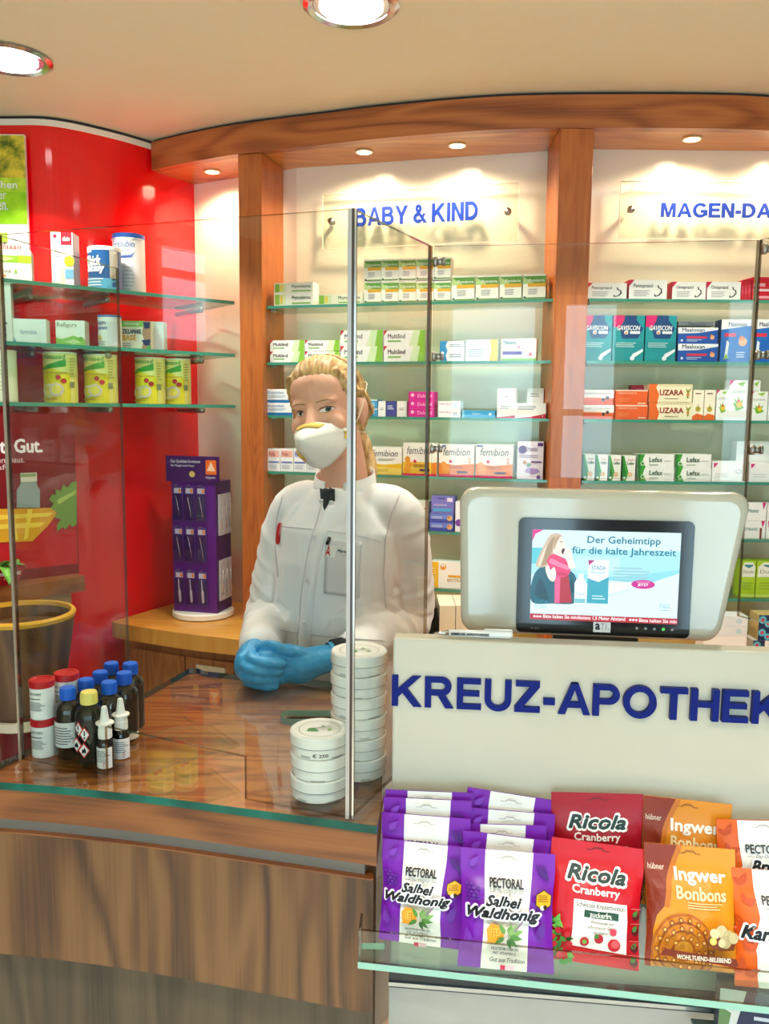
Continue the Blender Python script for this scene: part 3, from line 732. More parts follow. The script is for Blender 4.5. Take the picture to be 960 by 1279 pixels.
for j in range(3):
    s0, _ = BL.px(510, 500, .034); s1, _ = BL.px(542, 500, .034)
    carton('bright pink carton, %s of a stack of three' % ('lowest', 'middle', 'topmost')[j], 'pink carton stack', BL, s0, s1, SHELF_Z[2] + .0042 + hf * j, hf - .0006, .05, '#e0189a', [T('Dulonid', .36, .32, .54, .4, '#f7c4e6', .01), D(.16, .6, .2, '#f6d0ea'), Rr(0, 0, .05, 1, '#b80f7c')])
hg = BL.px(560, 511.5, .034)[1] - SHELF_Z[2] - .0042
for j, vt in enumerate((511.5, 501)):
    shelf_carton(BL, 2, 547, 575, vt, 'slim white carton with a pink word, %s of two right of the pink stack' % ('lower', 'upper')[j], 'white pink word cartons', .05, '#fbfbfd', [T('Nasal Spray', .05, .5, .55, .3, '#d56a9c', .01), L(.66, .2, .9, .7, 3, '#9db8e0')], lift=hg * j)
shelf_carton(BL, 2, 577, 618, 512.5, 'flat light blue carton on the third shelf', None, .05, '#35a9e0', [T('Xantin', .3, .4, .25, .3, '#dff2fc', .01), D(.86, .5, .2, '#dff2fc'), Rr(0, 0, .06, 1, '#8fd3f2')])
shelf_carton(BL, 2, 621, 644, 485, 'tall white carton with a red foot on the third shelf', None, .045, '#fbfbfa', [P([(0, 0), (1, 0), (1, .1), (0, .02)], '#d81f4e'), L(.15, .3, .8, .42, 2), D(.5, .72, .03, '#9c9c9c')])
shelf_carton(BL, 2, 658, 679, 485, 'tall white carton standing behind the red-footed flat one', None, .045, '#f8f8f6', [L(.2, .7, .8, .85, 2)], off=.095)
shelf_carton(BL, 2, 643, 682, 503.5, 'flat white carton with a curved red foot and small heart', None, .05, '#fbf9f6', [P([(0, 0), (1, 0), (1, .3), (.5, .1)], '#d8163f'), L(.08, .55, .8, .86, 3, '#77777c'), D(.9, .14, .05, '#f6d8de')])
# fourth shelf
fr_ops = lambda c: [Rr(.06, .62, .94, .92, c), T('Folio', .12, .68, .5, .16, '#b2405a' if c != '#c9cdea' else '#6a4ca8', .02), Rr(.06, .36, .94, .44, '#7a84c8'), L(.1, .1, .85, .3, 3, '#b9bccc')]
for i, (a, b) in enumerate(((334, 349.6), (350, 366), (366.4, 382.4), (382.8, 398))):
    shelf_carton(BL, 3, a, b, 560.5, 'small white carton with a %s label, %s of the row left of her mask' % (('salmon', 'salmon', 'lilac', 'lilac')[i], NTH[i]), 'vitamin cartons', .05, '#fbfafa', fr_ops(('#f0b8a8', '#f0b8a8', '#c9cdea', '#c9cdea')[i]))
def fem(second, word2):
    o = [P([(0, 0), (1, 0), (1, .42), (.5, .36), (0, .42)], '#f1861f' if second else '#f4c22a'), T('femibion', .12, .66, .76, .24, '#2c3350', .0, .25), Rr(0, 0, 1, .07, '#d5145f')]
    if second: o += [D(.14, .38, .09, '#f7a54a'), D(.2, .22, .13, '#f7a54a'), D(.34, .48, .05, '#d5145f'), Rr(.52, .12, .82, .18, '#3b2a5c'), T(word2, .84, .44, .07, .16, '#e2552a'), L(.32, .26, .8, .34, 2, '#9c4a14'), Rr(.02, .93, .2, .98, '#6b6fb4')]
    else: o += [L(.3, .5, .86, .6, 2, '#a4a49a'), P([(0, 0), (1, 0), (1, .22), (.4, .3), (0, .16)], '#f7d868'), L(.12, .1, .7, .2, 2, '#c99a1c')]
    return o
shelf_carton(BL, 3, 459.5, 502, 558.5, 'white and yellow carton with thin black script at her shoulder', None, .06, '#fbfaf2', fem(False, ''))
shelf_carton(BL, 3, 503, 546, 553.5, 'yellow-orange carton half behind the dark pane edge', 'orange and white vitamin cartons', .06, '#fbf6ea', fem(True, '1')[:2] + [P([(0, 0), (.86, 0), (.86, .42), (0, .42)], '#f3c23c'), D(.14, .5, .09, '#f0a02a'), D(.18, .34, .1, '#f0a02a'), D(.14, .18, .11, '#f0a02a'), D(.36, .44, .05, '#d5145f'), Rr(.5, .14, .8, .2, '#3b2a5c'), Rr(0, 0, 1, .06, '#d5145f'), L(.32, .26, .8, .36, 2, '#9c6a14')])
shelf_carton(BL, 3, 548, 592.5, 555.5, 'orange and white carton with figure 2, left of two', 'orange and white vitamin cartons', .06, '#fdf8ee', fem(True, '2'))
shelf_carton(BL, 3, 594, 641, 555.5, 'orange and white carton with figure 2, right of two', 'orange and white vitamin cartons', .06, '#fdf8ee', fem(True, '2'))
shelf_carton(BL, 3, 646, 679, 551.5, 'pale lilac carton with a purple disc beside the middle pillar', None, .05, '#ece4f2', [D(.2, .78, .11, '#57307c'), T('Orindol', .3, .74, .48, .13, '#57307c', .01), Rr(.78, .88, .98, .97, '#57307c'), L(.08, .56, .92, .66, 2, '#a896b8'), P([(.3, .2), (.6, .12), (.9, .2), (.8, .28), (.4, .3)], '#a88bc8'), D(.3, .44, .05, '#d89a5a'), D(.46, .38, .05, '#5a9a6a'), Rr(.55, .44, .95, .48, '#57307c'), D(.84, .06, .05, '#6a4a94')])
# fifth and lowest shelf beside her shoulder
shelf_carton(BL, 4, 538.5, 567, 620, 'purple hanging carton above two blue ones beside the monitor', 'purple and blue cartons', .05, '#7d78c8', [Rr(.7, .7, .94, .92, '#e6e2f0'), L(.1, .44, .8, .56, 2, '#d8d8f2'), Rr(.08, .12, .9, .3, '#52aee0'), Rr(.3, .86, .6, .92, '#4a4684')], lift=.052)
for j in range(2):
    s0, _ = BL.px(536.5, 650, .034); s1, _ = BL.px(566, 650, .034)
    carton('flat blue carton with a biscuit picture, %s of two under the purple one' % ('lower', 'upper')[j], 'purple and blue cartons', BL, s0, s1, SHELF_Z[4] + .0042 + .0262 * j, .0258, .05, '#4652b0', [Rr(0, .35, 1, .95, '#6f86d8'), D(.84, .5, .32, '#e6b878'), D(.8, .6, .16, '#c78a4a'), L(.08, .4, .6, .7, 2, '#dce2f8')])
shelf_carton(BL, 4, 568.5, 592, 627, 'white carton with a purple swirl half behind the monitor', None, .05, '#faf8fc', [D(.2, .3, .12, '#7a4aa8'), L(.3, .6, .9, .8, 2, '#a084c0')])
shelf_carton(BL, 5, 537, 592, 703, 'white and yellow carton with an orange smile on the lowest shelf', None, .05, '#fbfaf4', [Rr(0, 0, .19, 1, '#f3be1e'), D(.3, .82, .12, '#f0a81c'), D(.3, .86, .07, '#fbfaf4'), D(.3, .82, .03, '#e07a1c'), Rr(.42, .44, .7, .52, '#f0a81c'), T('BIOTRAC', .4, .26, .4, .12, '#c9a86a', .01), L(.05, .2, .15, .8, 6, '#fbe29a')])
# carton bottoms seen through the coat side: two white-green ones on the fifth shelf further left
for i, (a, b) in enumerate(((505, 519), (520, 535))):
    shelf_carton(BL, 4, a, b, 626, 'white and lime carton just right of her shoulder, %s of two' % ('left', 'right')[i], 'lime cartons', .05, '#f8faf0', [Rr(0, 0, 1, .4, '#a8cf3c'), L(.1, .5, .9, .8, 3, '#c08a7a')])
# --- bay right of the middle pillar
def omep(w): return [P([(0, 1), (.14, 1), (0, .66)], '#d5144e'), T(w, .12, .56, .5, .24, '#3b3436', .012), L(.13, .16, .55, .5, 4, '#a9a3a3'),
                     P([(.66, .2), (.7, .14), (.8, .2), (.88, .36), (.86, .56), (.8, .6), (.77, .74), (.74, .74), (.76, .58), (.82, .54), (.84, .4), (.78, .26), (.72, .2), (.68, .3)], '#55494c')]
g = 'white stomach tablet cartons'
for i, (a, b, vt, w) in enumerate(((733, 783, 353.5, 'Pantoprazol'), (785.5, 833.5, 349.5, 'Pantoprazol'), (839.5, 882, 352, 'Omeprazol'), (883, 925.5, 352, 'Omeprazol'))):
    shelf_carton(BR, 0, a, b, vt, 'white carton with a red corner and stomach drawing, %s from the pillar' % NTH[i], g, .05, '#fbf8f2', omep(w), side='#d5144e')
for i in range(4):
    s0, _ = BR.px(926 + i * 4.2, 350, .034)
    if i < 3: carton('narrow red carton in a stepped row, %s from the left' % NTH[i], 'red cartons', BR, s0, s0 + .0088, SHELF_Z[0] + .0042, .055 + i * .003, .05, '#cf1430', [Rr(.1, .3, .8, .7, '#e2455c')])
    else: carton('broad red carton at the right edge of the top shelf', 'red cartons', BR, s0 + .002, s0 + .062, SHELF_Z[0] + .0042, .064, .05, '#d8102c', [Rr(.06, .6, .6, .74, '#f2b2ba'), Rr(.06, .4, .8, .5, '#f6d6da'), Rr(.06, .1, .9, .2, '#f0a8b2')])
def gav(): return [P([(0, .76), (.2, .72), (.34, .9), (.36, 1), (0, 1)], '#e01a72'), P([(.36, 1), (.34, .9), (.2, .72), (.3, .5), (.8, .5), (.96, .72), (.74, .9), (.74, 1)], '#12457c'), P([(0, 0), (1, 0), (1, .44), (.3, .4), (0, .46)], '#0f8f96'), T('GAVISCON', .12, .68, .74, .1, '#f4fafc', .02, .2), D(.42, .63, .045, '#f6f6f6'), D(.42, .62, .025, '#e8842a'), Rr(.54, .6, .86, .66, '#e7eef4'), L(.1, .3, .8, .42, 3, '#b8e0e0'), P([(.62, .08), (.7, .08), (.98, .22), (.98, .28), (.64, .16)], '#e8eef2'), D(.64, .07, .05, '#dfe9ee')]
for i, (a, b) in enumerate(((727.5, 765), (766, 805.5), (806.5, 845.5))):
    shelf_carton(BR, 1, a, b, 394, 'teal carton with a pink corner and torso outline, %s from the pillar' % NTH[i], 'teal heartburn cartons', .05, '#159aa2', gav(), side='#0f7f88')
def maa(): return [P([(0, .72), (1, .9), (1, 1), (0, 1)], '#fafafa'), P([(0, .62), (.5, .66), (1, .86), (1, .92), (0, .74)], '#e9eef6'), T('Maaloxan', .1, .74, .56, .22, '#22305e', .02), Rr(.22, .34, .72, .46, '#e2304e'), L(.22, .12, .6, .3, 2, '#c8d8f2'), D(.86, .4, .13, '#f2b07a'), D(.84, .5, .07, '#e88a4a'), D(.1, .2, .07, '#dfe8f4')]
hm = BR.px(870, 429.5, .034)[1] - SHELF_Z[1] - .0042
for j, vt in enumerate((429.5, 409)):
    shelf_carton(BR, 1, 846.5, 897, vt, 'flat blue and white carton, %s of two beside the teal ones' % ('lower', 'upper')[j], 'blue stomach cartons', .05, '#1d55ac', maa(), lift=hm * j)
s0, _ = BR.px(847, 405, .05); s1, _ = BR.px(891, 405, .05)
carton('flat grey-topped carton peeping over the two flat blue ones', 'blue stomach cartons', BR, s0, s1, SHELF_Z[1] + .0042 + hm * 2 + .001, .012, .05, '#7c7f84', [T('Maaloxan', .28, .2, .5, .6, '#2b2b30', .01)], off=.05)
def maat(): return [P([(0, .76), (1, .86), (1, 1), (0, 1)], '#fafafa'), T('Maaloxan', .24, .84, .62, .1, '#22305e', .02), Rr(.12, .6, .5, .68, '#e2304e'), P([(.14, .1), (.24, .12), (.28, .46), (.2, .52)], '#e8f0f6'), P([(.1, .06), (.3, .1), (.2, .2)], '#8fc860'), D(.74, .48, .1, '#f2b07a'), D(.7, .56, .06, '#e88a4a'), L(.54, .1, .84, .26, 3, '#c8d8f2')]
for i, (a, b) in enumerate(((901, 938.5), (939.5, 977))):
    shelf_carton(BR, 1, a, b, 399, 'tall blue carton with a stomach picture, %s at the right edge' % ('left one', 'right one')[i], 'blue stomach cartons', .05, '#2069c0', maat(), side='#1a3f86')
hz = BR.px(745, 506, .034)[1] - SHELF_Z[2] - .0042
for j, vt in enumerate((506, 487)):
    shelf_carton(BR, 2, 725.5, 767, vt, 'white and orange carton with black tablets by the pillar, %s of two' % ('lower', 'upper')[j], 'orange and white cartons', .05, '#fbf8f4', [Rr(0, 0, 1, .46, '#ee5a1e'), Rr(0, .42, .6, .5, '#f58b52'), T('Kohle Compretten', .08, .66, .84, .2, '#8a5a54', .0), D(.68, .36, .12, '#2e2624'), D(.8, .48, .12, '#3a2f2c')], lift=hz * j)
hz = BR.px(790, 506, .034)[1] - SHELF_Z[2] - .0042
for j, vt in enumerate((506, 487)):
    shelf_carton(BR, 2, 768.5, 809, vt, 'plain orange carton, %s of two' % ('lower', 'upper')[j], 'plain orange cartons', .05, '#f0601e', [Rr(0, .92, 1, 1, '#f6ddc8'), T('PERENTEROL', .08, .72, .6, .13, '#f9c3a0', .01), Rr(.7, .08, .94, .16, '#f9d0b0'), L(.08, .2, .5, .5, 3, '#f58b4e')], lift=hz * j)
shelf_carton(BR, 2, 788, 808, 481, 'dark red slim carton peeping from behind the orange ones', None, .03, '#b8143e', [Rr(.3, .5, .7, .9, '#d8607a')], off=.10)
hz = BR.px(840, 502, .034)[1] - SHELF_Z[2] - .0042
uz = lambda: [P([(0, 0), (.2, 0), (.24, .4), (.16, .8), (.2, 1), (0, 1)], '#ee6a1c'), T('UZARA', .25, .38, .54, .3, '#9c2a1e', .04), P([(.88, .2), (.92, .2), (.92, .5), (.98, .8), (.9, .66), (.84, .8), (.88, .5)], '#8f9a2e'), D(.9, .42, .08, '#d8862a'), L(.36, .14, .8, .26, 1, '#b8a08a'), Rr(.2, .92, 1, .98, '#f4dcae')]
for j, vt in enumerate((502.5, 480)):
    shelf_carton(BR, 2, 810.5, 865, vt, 'cream and orange carton with brown capital lettering, %s of two' % ('lower', 'upper')[j], 'cream and orange cartons', .05, '#fbf0cc', uz(), lift=hz * j)
for i, (a, b) in enumerate(((865.5, 879.5), (880, 894))):
    shelf_carton(BR, 2, a, b, 487, 'narrow cream and orange carton, %s of the pair' % ('left', 'right')[i], 'cream and orange cartons', .04, '#fbf2da', [P([(0, 0), (1, 0), (1, .16), (.4, .22), (0, .12)], '#ee6a1c'), D(.5, .36, .09, '#c9a83a'), P([(.4, .34), (.5, .56), (.6, .34)], '#8f9a2e'), L(.2, .84, .8, .92, 1, '#8a5a44')])
lf = lambda: [P([(0, 1), (.26, 1), (0, .86)], '#d81f7a'), P([(.4, .92), (.9, .98), (.7, .84)], '#9cc84a'), T('UZARA', .08, .68, .8, .08, '#9aa39a', .0), P([(.34, .34), (.2, .44), (.36, .42), (.3, .56), (.46, .46), (.52, .62), (.6, .46), (.78, .54), (.7, .4), (.84, .32), (.62, .26), (.4, .24)], '#7ab92e'), D(.58, .4, .08, '#f0c83a'), D(.52, .48, .04, '#e2683a')]
for i, (a, b, vt, off) in enumerate(((895, 910.5, 487, .034), (911, 934.5, 475, .034), (935.5, 950, 475, .052), (936.5, 959, 489, .034), (960, 982, 489, .034))):
    shelf_carton(BR, 2, a, b, vt, 'white carton with a green leafy plant, %s' % ('narrow one beside the cream pair', 'tall one left of the pane edge', 'tall one behind the pane edge', 'low one right of the pane edge', 'low one at the right frame edge')[i], 'white leaf picture cartons', .012 if i == 3 else .04, '#fbfcf8', lf(), off=off)
# fourth shelf
lx = lambda: [P([(0, 0), (.3, 0), (.5, .3), (.1, 1), (0, 1)], '#3aa52e'), P([(0, 0), (.16, 0), (.3, .26), (.02, .8), (0, .8)], '#1d7a2c'), T('Enzym', .42, .78, .46, .09, '#c86a6a', .01), T('Lefax', .38, .64, .52, .12, '#2f5a3a', .02), D(.6, .24, .1, '#f0c89a'), D(.16, .1, .05, '#e9f4e4')]
for i, (a, b) in enumerate(((728.5, 743.5), (744.5, 759.5), (760.5, 776), (777.5, 794))):
    shelf_carton(BR, 3, a, b, 567.5 + i * .6, 'upright white carton with a green curve, %s from the pillar' % NTH[i], 'upright green curve cartons', .045, '#fbfbf4', lx(), side='#1d6a2c')
hz = BR.px(820, 584, .034)[1] - SHELF_Z[3] - .0042
lf2 = lambda: [P([(0, 0), (.24, 0), (.14, .5), (.2, 1), (0, 1)], '#3aa52e'), P([(0, 0), (.1, 0), (.06, .5), (.08, 1), (0, 1)], '#1d7a2c'), D(.14, .3, .16, '#cfe8c8'), D(.14, .3, .1, '#2f9a3a'), T('Lefax', .32, .44, .36, .34, '#2f5a3a', .02), L(.32, .16, .6, .28, 1, '#8aa88a'), Rr(.72, .5, .92, .58, '#e2e6e0')]
for i, (a, b) in enumerate(((796, 842), (843, 888.5))):
    for j, vt in enumerate((584 + i * .5, 567.5)):
        shelf_carton(BR, 3, a, b, vt, 'flat white carton with a green left end, %s of the %s stack' % (('lower', 'upper')[j], ('left', 'right')[i]), 'flat green end cartons', .05, '#fbfcf8', lf2(), lift=hz * j)
el = lambda: [P([(.03, .92), (.16, .92), (.05, .66)], '#d81f7a'), L(.1, .2, .5, .44, 2, '#dcdcdc'), P([(.64, .5), (.72, .62), (.84, .56), (.86, .44), (.74, .38), (.68, .42)], '#c4c4c8'), P([(.66, .5), (.73, .59), (.82, .54), (.84, .46), (.74, .41)], '#f6f6f8')]
shelf_carton(BR, 3, 889.5, 934.5, 576.5, 'wide white carton with a pink corner right of the green-ended stacks', 'plain white pink corner cartons', .05, '#fbfafa', el())
shelf_carton(BR, 3, 936, 982, 577.5, 'wide white carton with a pink corner at the right frame edge', 'plain white pink corner cartons', .05, '#fbfafa', el())
shelf_carton(BR, 3, 920, 962, 551, 'tall white carton standing behind the wide white ones', 'plain white pink corner cartons', .04, '#f6f4f4', [P([(.34, .9), (.48, .9), (.36, .7)], '#d81f7a')], off=.088)
# fifth, sixth shelf and sideboard at the right frame edge
for j in range(2):
    for i, (a, b) in enumerate(((893, 921), (922, 957), (958, 985))):
        s0, _ = BR.px(a, 640, .034); s1, _ = BR.px(b, 640, .034)
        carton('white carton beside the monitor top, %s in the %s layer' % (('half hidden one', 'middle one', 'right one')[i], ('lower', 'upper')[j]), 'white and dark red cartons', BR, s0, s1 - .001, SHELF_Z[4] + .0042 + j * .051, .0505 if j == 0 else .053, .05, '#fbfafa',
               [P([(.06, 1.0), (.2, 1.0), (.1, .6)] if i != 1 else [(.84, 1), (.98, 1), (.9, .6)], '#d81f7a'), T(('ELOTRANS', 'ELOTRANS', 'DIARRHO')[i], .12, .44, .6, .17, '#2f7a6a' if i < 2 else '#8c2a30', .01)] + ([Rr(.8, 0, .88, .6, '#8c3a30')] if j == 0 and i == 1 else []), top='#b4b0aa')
for i, (a, b) in enumerate(((885, 903), (904, 922), (924, 942), (943, 985))):
    s0, _ = BR.px(a, 740, .034); s1, _ = BR.px(b, 740, .034)
    if i < 2: continue
    carton('lime green carton with a white arch, %s on the lowest shelf' % ('', '', 'left one', 'right one')[i], 'lime green cartons', BR, s0, s1 - .001, SHELF_Z[5] + .0042, .106, .05, '#b6d81e', [P([(.04, .56), (.96, .56), (.96, .84), (.8, .96), (.2, .96), (.04, .84)], '#fbfcf4'), P([(.2, .86), (.5, .8), (.8, .86), (.8, .9), (.2, .9)], '#3a8a9c'), T('Dulcolax', .1, .66, .8, .1, '#7a8a6a', .0), Rr(0, 0, 1, .08, '#d8ec6a'), L(.1, .2, .9, .44, 3, '#9cbc14')])
SBZ = .88
pc = lambda: [Rr(.0, .0, .3, 1, '#1c2f5c'), D(.1, .62, .3, '#5ac4dc'), D(.1, .62, .14, '#e0406a'), D(.24, .3, .26, '#5ac4dc'), D(.24, .3, .12, '#d8305a'), L(.4, .4, .9, .8, 2, '#b8a88a')]
for j in range(3):
    x = 1.05 - (.012 if j == 0 else 0)
    c = ('#f8f8f6', '#e2c58a', '#e2c58a')[j]
    carton('small carton with blue bubble letters, %s of the stack on the sideboard' % ('lowest', 'middle', 'topmost')[j], 'bubble letter cartons', None, x, x + .11, 0, .036, .06, c, pc(), loc=Vector((x + .055, 2.30 + .0, SBZ + .0365 * j + .0005)), yaw=0)
for j in range(3):
    carton('pale carton at the right edge of the monitor, %s of its pile' % ('lowest', 'middle', 'topmost')[j], 'pale cartons behind the monitor', None, .0, .12, 0, (.05, .028, .028)[j], .06, '#eef3f6' if j else '#fbfbfa', [D(.8, .5, .3, '#cfe6ee')] if j else [L(.5, .1, .8, .3, 1)], loc=Vector((.955, 2.29, SBZ + .0005 + (0, .0505, .079)[j])), yaw=0)
mb = MB(); mb.box((-.011, 0, 0), (.011, .12, .125), mat('#161412', .4)); mb.box((-.008, -.001, .01), (.008, 0, .115), mat('#0c0b0a', .2)); o = mb.build('card_reader', None, atY(544, 780, 2.28) * 1.0, 0)
o.location = (.139, 2.285, .88); tag(o, 'upright black box on the sideboard between her sleeve and the monitor', 'device')
mb = MB()
for k in range(2): mb.box((k * .046, 0, 0), (k * .046 + .044, .14, .13), mat('#efe6cc', .5))
o = mb.build('file_box', None, (.156, 2.29, .88)); tag(o, 'cream file boxes on the sideboard left of the monitor', 'box')
# --- goods on the red wall shelves
def red_xy(u, v, off):
    d = ray(u, v); q = RF.A + RF.n * off; c = Vector((0, 0, CAM_Z)); t = (q - c).dot(RF.n) / d.dot(RF.n); return c + d * t
def red_carton(row, u0, u1, vt, d, base, ops, label, off=.09, yaw=.25, **k):
    a = red_xy((u0 + u1) / 2, 500, off); z0 = RSZ[row] + .0052
    dist = a.y; w = abs(red_xy(u1, 500, off).x - red_xy(u0, 500, off).x) * .96; w = (u1 - u0) / F_PX * dist / math.cos(yaw * .6)
    top = red_xy((u0 + u1) / 2, vt, off)
    return carton(label, None, None, 0, w, 0, top.z - z0, d, base, ops, loc=Vector((a.x, a.y, z0)), yaw=yaw, **k)
red_carton(0, -14, 43, 312, .07, '#fbfbf2', [Rr(0, .62, .74, .82, '#9ccc2a'), P([(.74, .62), (1, .62), (1, .84), (.74, .84)], '#b8d824'), P([(.3, .7), (.5, .66), (.7, .74), (.5, .78)], '#e4f0a0'), T('Flores', .2, .32, .4, .12, '#8a8a7a', .0, .2), Rr(.2, .2, .5, .25, '#ea8a3a'), P([(.66, .36), (.72, .3), (.7, .46)], '#a8cf3a')], 'white and lime green carton at the left end of the top shelf', off=.10, yaw=.3)
red_carton(0, 71, 97, 291, .06, '#fbf9f8', [Rr(.46, .78, .96, 1, '#d0122c'), T('aktiv', .54, .85, .34, .08, '#fbeef0', .02), D(.2, .93, .035, '#a01838'), T('Haut Haare', .08, .64, .8, .07, '#7a84a0', .0), T('Nägel', .14, .55, .36, .07, '#7a84a0'), D(.82, .5, .09, '#f0e02a'), Rr(.62, .2, 1, .36, '#7ab8e0'), P([(.36, .06), (.6, .06), (.56, .36), (.44, .4)], '#f0d8c4'), Rr(.55, 0, 1, .07, '#3f8ac8'), Rr(0, 0, .36, .16, '#d4cfd4')], 'tall white and red carton beside the cans on the top shelf', off=.12, yaw=.05, side='#d8d2d6')
def can(label, row, u0, u1, vt, body, ops, lid=None, lidh=.05, off=.12, yaw=0., group=None, rim=None, loc=None, R=None, h=None, name='can', layer=.0005):
    if loc is None:
        a = red_xy((u0 + u1) / 2, 500, off); z0 = RSZ[row] + .0052; R = (u1 - u0) / 2 / F_PX * a.y; h = min(red_xy((u0 + u1) / 2, vt, off).z - z0, .143 if row else 1); loc = Vector((a.x, a.y + R * .5, z0))
    mb = MB(); mb.lathe([(R * .97, 0), (R, .003), (R, h * (1 - lidh)), (R * .985, h * (1 - lidh) + .0005)], mat(body, .3, 0, .5), 40)
    def fn(x, y, k):
        a = math.asin(max(-.995, min(.995, 2 * x - 1))); r = R + k; return (r * math.sin(a), -r * math.cos(a), y * h)
    mb.ops(ops, fn, maxlen=.12, aspect=2 * R / h, layer=layer)
    o = mb.build(name, None, loc, yaw); tag(o, label, 'can', group)
    lm = MB(); z = h * (1 - lidh)
    lm.lathe([(R * 1.015, z), (R * 1.02, z + (h - z) * .2), (R * 1.02, h - .001), (R * .99, h), (R * .9, h), (R * .88, h - .0015)], mat(lid or '#f4f2ec', .3), 40); lm.build('lid', o)
    return o
can('dark blue can with a white lid on the top shelf', 0, 113, 152, 309, '#1f5d9c', [Rr(.03, .0, .97, .3, '#5fb4dc'), Rr(.06, .86, .3, .94, '#e8f0f6'), T('Thick', .08, .58, .5, .2, '#f4f8fb', .04, .15), T('&Easy', .12, .4, .56, .2, '#f4f8fb', .04, .15), L(.1, .12, .7, .32, 3, '#d8ecf6'), Rr(.82, .3, .97, .9, '#c9c4b4')], '#f2f0ec', .09, off=.10, yaw=-.1)
can('tall white can with a blue lid on the top shelf', 0, 144, 182, 293, '#eeeef0', [T('Fresubin', .1, .78, .7, .1, '#5a76b0', .01, .1), T('Powder', .3, .7, .36, .05, '#8a9cc0'), P([(.06, .76), (.3, .6), (.7, .62), (.8, .72), (.7, .66), (.3, .64)], '#4a6ab8'), L(.2, .1, .8, .5, 7, '#cfcfd6'), Rr(0.02, 0, .98, .035, '#2a62b4'), Rr(.02, .9, .98, .93, '#dfe3ec')], '#2258ae', .07, off=.17)
red_carton(1, -16, 17, 356, .06, '#fbfbf6', [L(.5, .1, .9, .5, 4)], 'tall white carton cut by the left frame edge on the middle shelf', off=.10, yaw=.3)
red_carton(1, 17, 59.5, 398.5, .055, '#fafbfc', [T('formoline', .3, .4, .44, .2, '#5a7aa8', .0), P([(0, .3), (.14, .0), (.2, .0), (.05, .4)], '#3a6ab0'), P([(0, .4), (.04, .5), (.24, .0), (.2, .0)], '#8ab0d8')], 'white carton with small blue lettering on the middle shelf', off=.10, yaw=.2)
red_carton(1, 73.5, 108, 400.5, .05, '#fbfaf4', [T('Refigura', .05, .72, .68, .2, '#8a8070', .01), P([(0, 0), (1, 0), (1, .3), (.6, .44), (.2, .3), (0, .36)], '#9ccc5a'), P([(.3, .2), (.6, .3), (.9, .2), (.6, .12)], '#d8ecb0'), D(.86, .3, .1, '#7ab83a')], 'white and green carton in the middle of the middle shelf', off=.11, yaw=.1, side='#ddd8cc')
can('small white can with a light blue lid on the middle shelf', 1, 123.5, 151.5, 394, '#f4f3f4', [T('lium', .04, .72, .44, .12, '#2f62a8', .03), T('nitrate', .04, .58, .52, .1, '#2f62a8', .02), D(.2, .34, .07, '#e2c06a'), Rr(.55, .1, .95, .8, '#dfe2ea'), L(.1, .1, .5, .24, 3), Rr(.02, 0, .98, .05, '#9cb8dc')], '#4f86cc', .06, off=.12)
red_carton(1, 154, 190, 401, .05, '#e9e4d0', [Rr(0, .8, 1, 1, '#8cc25a'), T('VITAMINE', .1, .86, .5, .08, '#f2f6e8'), T('ZELLAMARE', .05, .58, .62, .14, '#2f3a4a', .04), T('BASE', .05, .36, .44, .17, '#e0a020', .04), L(.05, .08, .4, .28, 3), P([(.66, 0), (1, 0), (1, 1), (.78, 1), (.7, .6), (.76, .4)], '#b08468'), P([(.74, .96), (.98, .96), (.96, .76), (.8, .74)], '#22305e'), P([(.68, .36), (.98, .4), (.96, .2), (.8, .18)], '#22305e'), D(.92, .12, .07, '#4aa04a')], 'cream carton with a green top band and a body picture', off=.12, yaw=.05)
red_carton(1, 190, 206, 402, .05, '#e8ecf2', [Rr(.1, .1, .9, .9, '#f4f6fa')], 'narrow white carton at the right end of the middle shelf', off=.13, yaw=.05)
def alm(): return [P([(.03, .0), (.97, .0), (.97, .55), (.03, .75)], '#fbe52e'), P([(.04, .7), (.78, .86), (.78, .72), (.04, .64)], '#4aa83a'), T('Almased', .1, .86, .66, .09, '#5aa046', .02, .1), Rr(.08, .58, .8, .605, '#eab84a'), D(.56, .5, .05, '#d02a2a'), D(.7, .43, .05, '#d02a2a'), D(.28, .24, .13, '#e0e6c0'), D(.28, .24, .09, '#f4de5a'), D(.5, .26, .13, '#e4cfc8'), D(.5, .26, .09, '#f4de5a'), Rr(.84, .3, .93, .42, '#8a8f6a'), L(.84, .5, .95, .9, 7, '#c8b85a'), L(.08, .05, .7, .1, 1, '#c8a83a')]
for i, (a, b, vt, off, yw) in enumerate(((53, 93, 434, .12, .1), (104, 143.5, 437, .13, -.05), (167.5, 204, 440, .15, -.1), (204.5, 236.5, 443, .15, -.1))):
    can('tall yellow can with a green wedge, %s from the left on the lowest shelf' % NTH[i], 2, a, b, vt, '#f8ee90', alm(), '#f0ead0', .035, off=off, yaw=yw, group='yellow powder cans')
can('pale yellow can cut by the left frame edge on the lowest shelf', 2, -22, 17, 437, '#f4f2d2', [L(.4, .2, .9, .8, 8, '#d8d4a0')], '#f0ead0', .035, off=.12)

